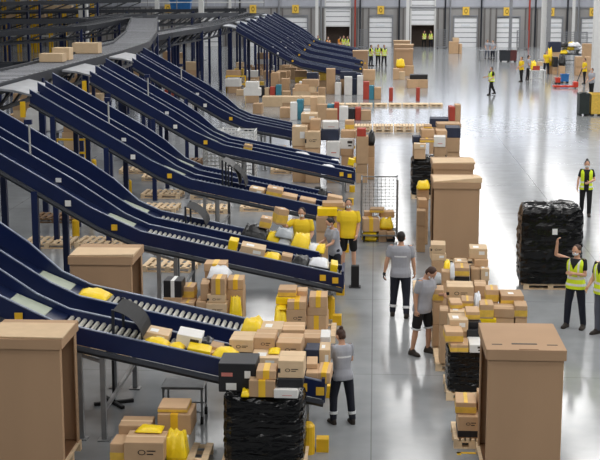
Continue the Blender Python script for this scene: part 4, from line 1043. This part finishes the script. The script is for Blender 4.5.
# ------------------------------------------------------------------ stock further back
P('in the mixed stock row behind the big pile', [(290, 103, 297, 121, 65, .8, 'w'), (297, 100, 303, 121, 65.2, .8, 'c'), (303, 110, 310, 121, 64.8, .8, 'w'), (310, 98, 317, 121, 65.1, .8, 'p'), (317, 105, 327, 121, 65, .8, 'p'), (327, 105, 334, 121, 65.2, .8, 'c'), (334, 103, 339, 121, 65, .8, 'r'), (339, 107, 348, 121, 64.8, .8, 'wl'), (348, 109, 355, 121, 65, .8, 'b'), (355, 108, 361, 121, 65.1, .8, 'r'), (361, 111, 371, 121, 65, .8, 'p'),
  (253, 104, 262, 116, 68, .8, 'p'), (262, 97, 282, 104, 72, 1, 'l'), (282, 97, 300, 103, 72, 1, 'l'), (300, 97, 325, 102, 73, 1, 'l'), (280, 108, 290, 120, 66, .8, 'k')], detail=False)
P('in the scattered stock beside the far chutes', [(299, 82, 309, 94, 79, .8, 'w'), (309, 83, 316, 94, 79, .8, 'h'), (307, 73, 318, 83, 79.3, .8, 'n'), (318, 88, 325, 97, 79, .8, 'p'), (326, 69, 335, 92, 80.6, .9, 'p'), (335, 83, 341, 93, 80, .8, 'w'), (344, 77, 352, 93, 80, .8, 'wl'), (352, 79, 357, 93, 80.3, .8, 'n'), (357, 76, 363, 92, 80, .8, 'w'), (340, 72, 356, 79, 81, .9, 'n'), (363, 70, 375, 80, 81.5, .9, 'p'),
  (363, 82, 369, 104, 77, .8, 'r'), (369, 86, 374, 104, 77, .8, 'c'), (374, 88, 381, 104, 77, .8, 'p'), (271, 73, 279, 88, 80.6, .9, 'p'), (281, 79, 289, 94, 80, .9, 'p'), (247, 88, 251, 98, 78, .5, 'r'), (253, 89, 258, 99, 78, .5, 'w'), (259, 86, 264, 98, 78, .5, 'b'), (265, 88, 269, 98, 78, .5, 'l'), (270, 87, 275, 98, 78, .5, 'r'), (276, 85, 281, 97, 78, .5, 'c'), (236, 90, 244, 98, 79, .7, 'l')], detail=False)
R = random.Random(11); rows = []
for (xa, xb, yb, Yd) in ((262, 300, 96, 78.5), (232, 262, 86, 86), (234, 300, 78, 97), (236, 270, 70, 106)):
    px = xa
    while px < xb:
        w = R.uniform(5, 9); h = R.uniform(4, 9); rows.append((px, yb-h, px+w, yb, Yd+R.uniform(-.4, .4), .8, R.choice('pplplhw'))); px += w+R.uniform(.5, 4)
P('in the low stock rows below the far chutes', rows, detail=False)
R = random.Random(5)
for i in range(48):
    X = R.uniform(-9.3, -3.2); Y = R.uniform(72, 118)
    if any((Y > c-.3 and Y < c+2.2) and X > -6 for c in CH[9:]): continue
    if any(a[0]-.55 < X < a[1]+.55 and a[2]-.5 < Y < a[3]+.5 and a[2] > 77 for a in PLACED): continue
    z = 0
    for j in range(R.choice((1, 2, 2, 3))):
        w = R.uniform(.6, 1.0); h = R.uniform(.3, .55); kd = R.choice('pppplhtww' if j else 'ppplp')
        o, lk = make_parcel(kd, w, .8, h, False); o.location = (X, Y, z+.002); o.rotation_euler.z = R.uniform(-.1, .1); z += h+.003
        tag(o, lk+' stored on the floor below the far group of chutes', 'box', 'cartons stored below the far chutes')
    PLACED.append((X-.5, X+.5, Y-.4, Y+.4, z))
for i in range(40):     # stock left of the support posts, seen between the decks
    X = R.uniform(-22, -11.8); Y = R.uniform(52, 104)
    if any(a[0]-.6 < X < a[1]+.6 and a[2]-.6 < Y < a[3]+.6 for a in PLACED): continue
    z = 0
    for j in range(R.choice((1, 2, 3))):
        kd = R.choice('ppplrw'); h = R.uniform(.35, .6)
        o, lk = make_parcel(kd, R.uniform(.8, 1.1), .9, h, False); o.location = (X, Y, z+.002); z += h+.003
        tag(o, lk+' on the floor under the elevated sorter decks', 'box', 'cartons stored under the sorter decks')
    PLACED.append((X-.55, X+.55, Y-.45, Y+.45, z))
P('beside the far right side of the aisle', [(410, 75, 428, 81, 86, 1.1, 'b'), (407, 80, 418, 94, 85.5, 1, 'p'), (418, 80, 428, 94, 85.5, 1, 'p'), (393, 69, 399, 84, 93, .9, 'p'), (399, 72, 405, 84, 93, .9, 'l'), (405, 66, 414, 78, 97, .9, 'p'), (396, 60, 405, 68, 94, .9, 'YB'), (389, 88, 393, 105, 76, .5, 'r'), (416, 88, 420, 105, 76, .5, 'r'), (449, 42, 459, 53, 128, 1.2, 'p'), (459, 44, 462, 53, 128, 1, 'p'), (453, 38, 459, 42, 128.2, 1, 'l')], detail=False)
# white work table with bags, bag heap, bins, red pallet jack
def table(label, x, y, w, d, h, m=WHITEP):
    o = thing('work_table', label, 'table', (x, y, 0)); MB().box(-w/2, w/2, -d/2, d/2, h-.05, h).build('tabletop', m, o)
    for sx in (-1, 1):
        for sy in (-1, 1): MB().bar((sx*(w/2-.06), sy*(d/2-.06), 0), (sx*(w/2-.06), sy*(d/2-.06), h-.05), .07).build('leg', m, o)
    MB().bar((-w/2+.06, d/2-.06, .3), (w/2-.06, d/2-.06, .3), .05).build('stretcher', m, o)
    PLACED.append((x-w/2, x+w/2, y-d/2, y+d/2, h)); return o
p = at(537, 83); table('white work table on the far right floor with yellow bags on it', p.x, p.y, 1.0, 1.0, .9)
P('on the white work table', [(531, 62, 537, 69, p.y-.4, .5, 'YB'), (538, 62, 543, 68, p.y-.4, .5, 'l'), (533, 66, 540, 70, p.y-.45, .3, 'r')], detail=False)
p = at(489.5, 62); table('grey work table between two people by the far white column', p.x, p.y+1.6, 1.6, .8, .95, GREYP)
p = at(570, 66); table('long dark work table carrying the bag heap', p.x, p.y+2, 3.6, 1.8, .9, DARK); tx, ty = p.x, p.y+2
for i in range(26):
    kd = R.choice(['WB', 'YB', 'BB', 'GB', 'WB', 'YB', 'WB']); r = i/26
    o, lk = make_parcel(kd, R.uniform(.5, .8), .6, R.uniform(.28, .4), False)
    o.location = (tx+R.uniform(-1.4, 1.4)*(1-.5*(i > 16)), ty+R.uniform(-.6, .6), .9+.3*(i//9)); o.rotation_euler.z = R.uniform(0, 3)
    tag(o, lk+' in the bag heap on the long dark work table', 'bag', 'bags heaped on the long dark table')
P('around the long dark work table', [(548, 50, 553, 66, 100, .8, 'YB'), (553, 57, 558, 67, 99, .8, 'b'), (559, 56, 566, 66, 98.5, .7, 'BB'), (576, 57, 583, 67, 98, .9, 'p'), (583, 44, 592, 60, 104, .9, 'p'), (586, 57, 591, 70, 96, .8, 'k'), (549, 42, 561, 52, 108, .9, 'n')], detail=False)
def bin_(label, px, py, w, d, h, m, x=None):
    p = at(px, py); o = thing('storage_bin', label, 'bin', (p.x, p.y+d/2, 0), 0, 'storage bins at the right')
    t = .04; MB().box(-w/2, w/2, -d/2, -d/2+t, .1, h).box(-w/2, w/2, d/2-t, d/2, .1, h).box(-w/2, -w/2+t, -d/2+t, d/2-t, .1, h).box(w/2-t, w/2, -d/2+t, d/2-t, .1, h).box(-w/2+t, w/2-t, -d/2+t, d/2-t, .1, .14).build('bin_shell', m, o)
    MB().box(-w/2-.03, w/2+.03, -d/2-.03, -d/2, h-.06, h).box(-w/2-.03, w/2+.03, d/2, d/2+.03, h-.06, h).box(-w/2-.03, -w/2, -d/2, d/2, h-.06, h).box(w/2, w/2+.03, -d/2, d/2, h-.06, h).build('bin_rim', m, o)
    for sx in (-1, 1): MB().box(sx*w*.36-.06, sx*w*.36+.06, -d/2, d/2, 0, .1).build('bin_foot', RUBBER, o)
    PLACED.append((p.x-w/2, p.x+w/2, p.y, p.y+d, .15)); return p
GREENB = mat('dark_green_plastic', (28, 38, 36), .5, var=.1)
bin_('dark green open bin in front of the right hand white column', 584, 116, .5, .9, 1.15, GREENB)
bin_('yellow rimmed tall bin at the right edge of the photo', 597, 116, .62, .9, 1.15, YBOX)
bin_('grey open bin full of cartons beside the bag heap', 556, 70, .9, .9, .8, GREYP)
bin_('blue crate on the floor behind the red pallet jack', 565, 83, .5, .6, .6, BLUEP)
bin_('small red crate left of the blue crate', 558, 84, .3, .5, .42, REDP)
bin_('dark bin beside the grey column near the back wall', 505, 62, .9, .8, 1.0, DARK)
bin_('dark red bin right of the bin beside the grey column', 512, 62, .8, .8, 1.0, mat('dark_red_plastic', (90, 40, 40), .5))
P('at the bins in front of the right white column', [(588, 97, 593, 116, 69, .5, 'p')], detail=False)
p = at(566, 88)
o = thing('pallet_jack', 'red pallet jack parked on the open floor at far right', 'pallet jack', p)
for yy in (-.2, .2): MB().box(-.85, .45, yy-.08, yy+.08, .06, .17).build('fork', REDP, o)
MB().box(.45, .75, -.3, .3, .06, .42).build('pump_housing', REDP, o, bevel=.03); MB().tube((.7, 0, .4), (1.0, 0, 1.25), .03, 8).bar((1.0, -.16, 1.25), (1.0, .16, 1.25), .05).build('handle', DARK, o)
for x_, yy in ((-.7, -.2), (-.7, .2), (.6, 0)): MB().tube((x_, yy-.05, .05), (x_, yy+.05, .05), .05, 10).build('wheel', RUBBER, o)
# racking, blue bin and railing at the back on the left
for n, (x0, yy) in enumerate(((-39.5, 128), (-33.5, 128))):
    o = thing('pallet_rack', ('left' if n == 0 else 'right')+' hand yellow pallet rack at the upper left, behind the feed conveyors', 'rack', (x0, yy, 0), 0, 'yellow pallet racks')
    for i in range(5):
        for dy in (0, 1.0): MB().bar((i*1.4, dy, 0), (i*1.4, dy, 7.5), .16).build('upright', YPAINT, o)
    for z in (1.6, 3.2, 4.8, 6.2):
        for dy in (0, 1.0): MB().bar((0, dy, z), (5.6, dy, z), .1, .14).build('beam', WHITEP, o)
for i, (px, py) in enumerate(((12, 12), (27, 8), (40, 13), (62, 9))):
    c = atY(px, py, 128.5); o, lk = make_parcel('w' if i % 2 else 'l', 1.1, .7, .7, False); z = max((z for z in (1.67, 3.27, 4.87) if z < c.z+.8), default=1.67); o.location = (c.x, 128.5, z); tag(o, lk+' on the upper left rack, %s from the left' % ('first', 'second', 'third', 'fourth')[i], 'box', 'cartons on the yellow racks')
c = atY(181, 13.5, 119.5)
o = thing('blue_bin', 'bright blue bin on the walkway behind the white columns', 'bin', (c.x, 114+(c.x+40)/28*7, 4.4)); MB().loft([[(x*k, y*k, z) for x, y in ((-.95, -.5), (.95, -.5), (.95, .5), (-.95, .5))] for z, k in ((0, .92), (.75, 1), (.8, 1.05), (.85, 1.05))]).build('bin_body', BLUEP, o); MB().box(-1.02, 1.02, -.55, .55, .85, .9).build('bin_lid', mat('blue_light', (90, 160, 214), .4), o)
o = thing('guard_railing', 'grey guard railing along the walkway behind the white columns', 'railing', (-31, 116.2, 4.45))
for i in range(9): MB().bar((i*2.6, i*.5, 0), (i*2.6, i*.5, 1.15), .08).build('post', GREYP, o)
for z in (.6, 1.15): MB().bar((0, 0, z), (20.8, 4.0, z), .08).build('rail', WHITEP, o)
MB().box(-.12, .22, -.03, .03, 0, .004).box(-.12, -.06, -.09, .03, 0, .004).build('floor_marking', YPAINT, loc=at(465, 453), kind='structure')
for n, (px, m) in enumerate(((279, GREYP), (321, GREYP), (355, REDC), (360, DARK), (399, DARK), (445, DARK), (450, GREYP), (481, DARK), (529, REDC), (535, DARK), (567, DARK), (578, GREYP), (240, DARK), (228, GREYP))):
    c = atY(px, 30, YW-.3); MB().tube((0, 0, 0), (0, 0, 6.2), .09, 8).build('trim_%d' % (n+1), m, loc=(c.x, YW-.3, 0), kind='structure')
# ------------------------------------------------------------------ what each parcel is called
ORD = 'first second third fourth fifth sixth seventh eighth ninth tenth eleventh twelfth thirteenth fourteenth fifteenth sixteenth seventeenth eighteenth nineteenth twentieth'.split()
for o in list(COL.objects):
    if o.parent is None and o.get('group') in ('cartons stored below the far chutes', 'cartons stored under the sorter decks'): PILE.setdefault('#'+o['group'], []).append((o, 'p', '', 0, 0, 0))
bpy.context.view_layer.update()
dg = bpy.context.evaluated_depsgraph_get(); eye = Vector((0, 0, HC))
def seen(o):
    bb = [Vector(c) for c in o.bound_box]; lo, hi = bb[0], bb[6]; n = 0; M = o.matrix_world
    names = {o.name}|{c.name for c in o.children}
    for i in range(5):
        for j in range(5):
            for q in (Vector((lo.x+(hi.x-lo.x)*(i+.5)/5, lo.y, lo.z+(hi.z-lo.z)*(j+.5)/5)), Vector((lo.x+(hi.x-lo.x)*(i+.5)/5, lo.y+(hi.y-lo.y)*(j+.5)/5, hi.z))):
                t = M @ q; a = proj(*t)
                if not (0 <= a[0] < 600 and 0 <= a[1] < 460): continue
                d = (t-eye); L = d.length
                ok, loc, nr, ix, ob, mt = S.ray_cast(dg, eye, d/L)
                if ok and ob.name in names: n += 1
    return n
for pile, items in PILE.items():
    vis = {}
    if pile[0] == '#':
        gone = [it[0] for it in items if not seen(it[0])]
        for o in gone:
            for c in list(o.children): bpy.data.objects.remove(c)
            bpy.data.objects.remove(o)
        continue
    for it in items:
        if seen(it[0]) >= 2: vis.setdefault(it[2], []).append(it)
        else: tag(it[0], it[2]+' hidden '+pile.replace('on ', 'on ', 1), 'bag' if it[1].isupper() else 'box', 'parcels '+pile)
    for lk, lst in vis.items():
        lst.sort(key=lambda it: proj(it[3], it[5], it[4])[0])
        for i, it in enumerate(lst):
            n = len(lst)
            tag(it[0], ('%s %s' % (lk, pile)) if n == 1 else '%s %s from the left, %s' % ('leftmost' if 0 else ORD[i], lk, pile), 'bag' if it[1].isupper() else 'box', 'parcels '+pile)
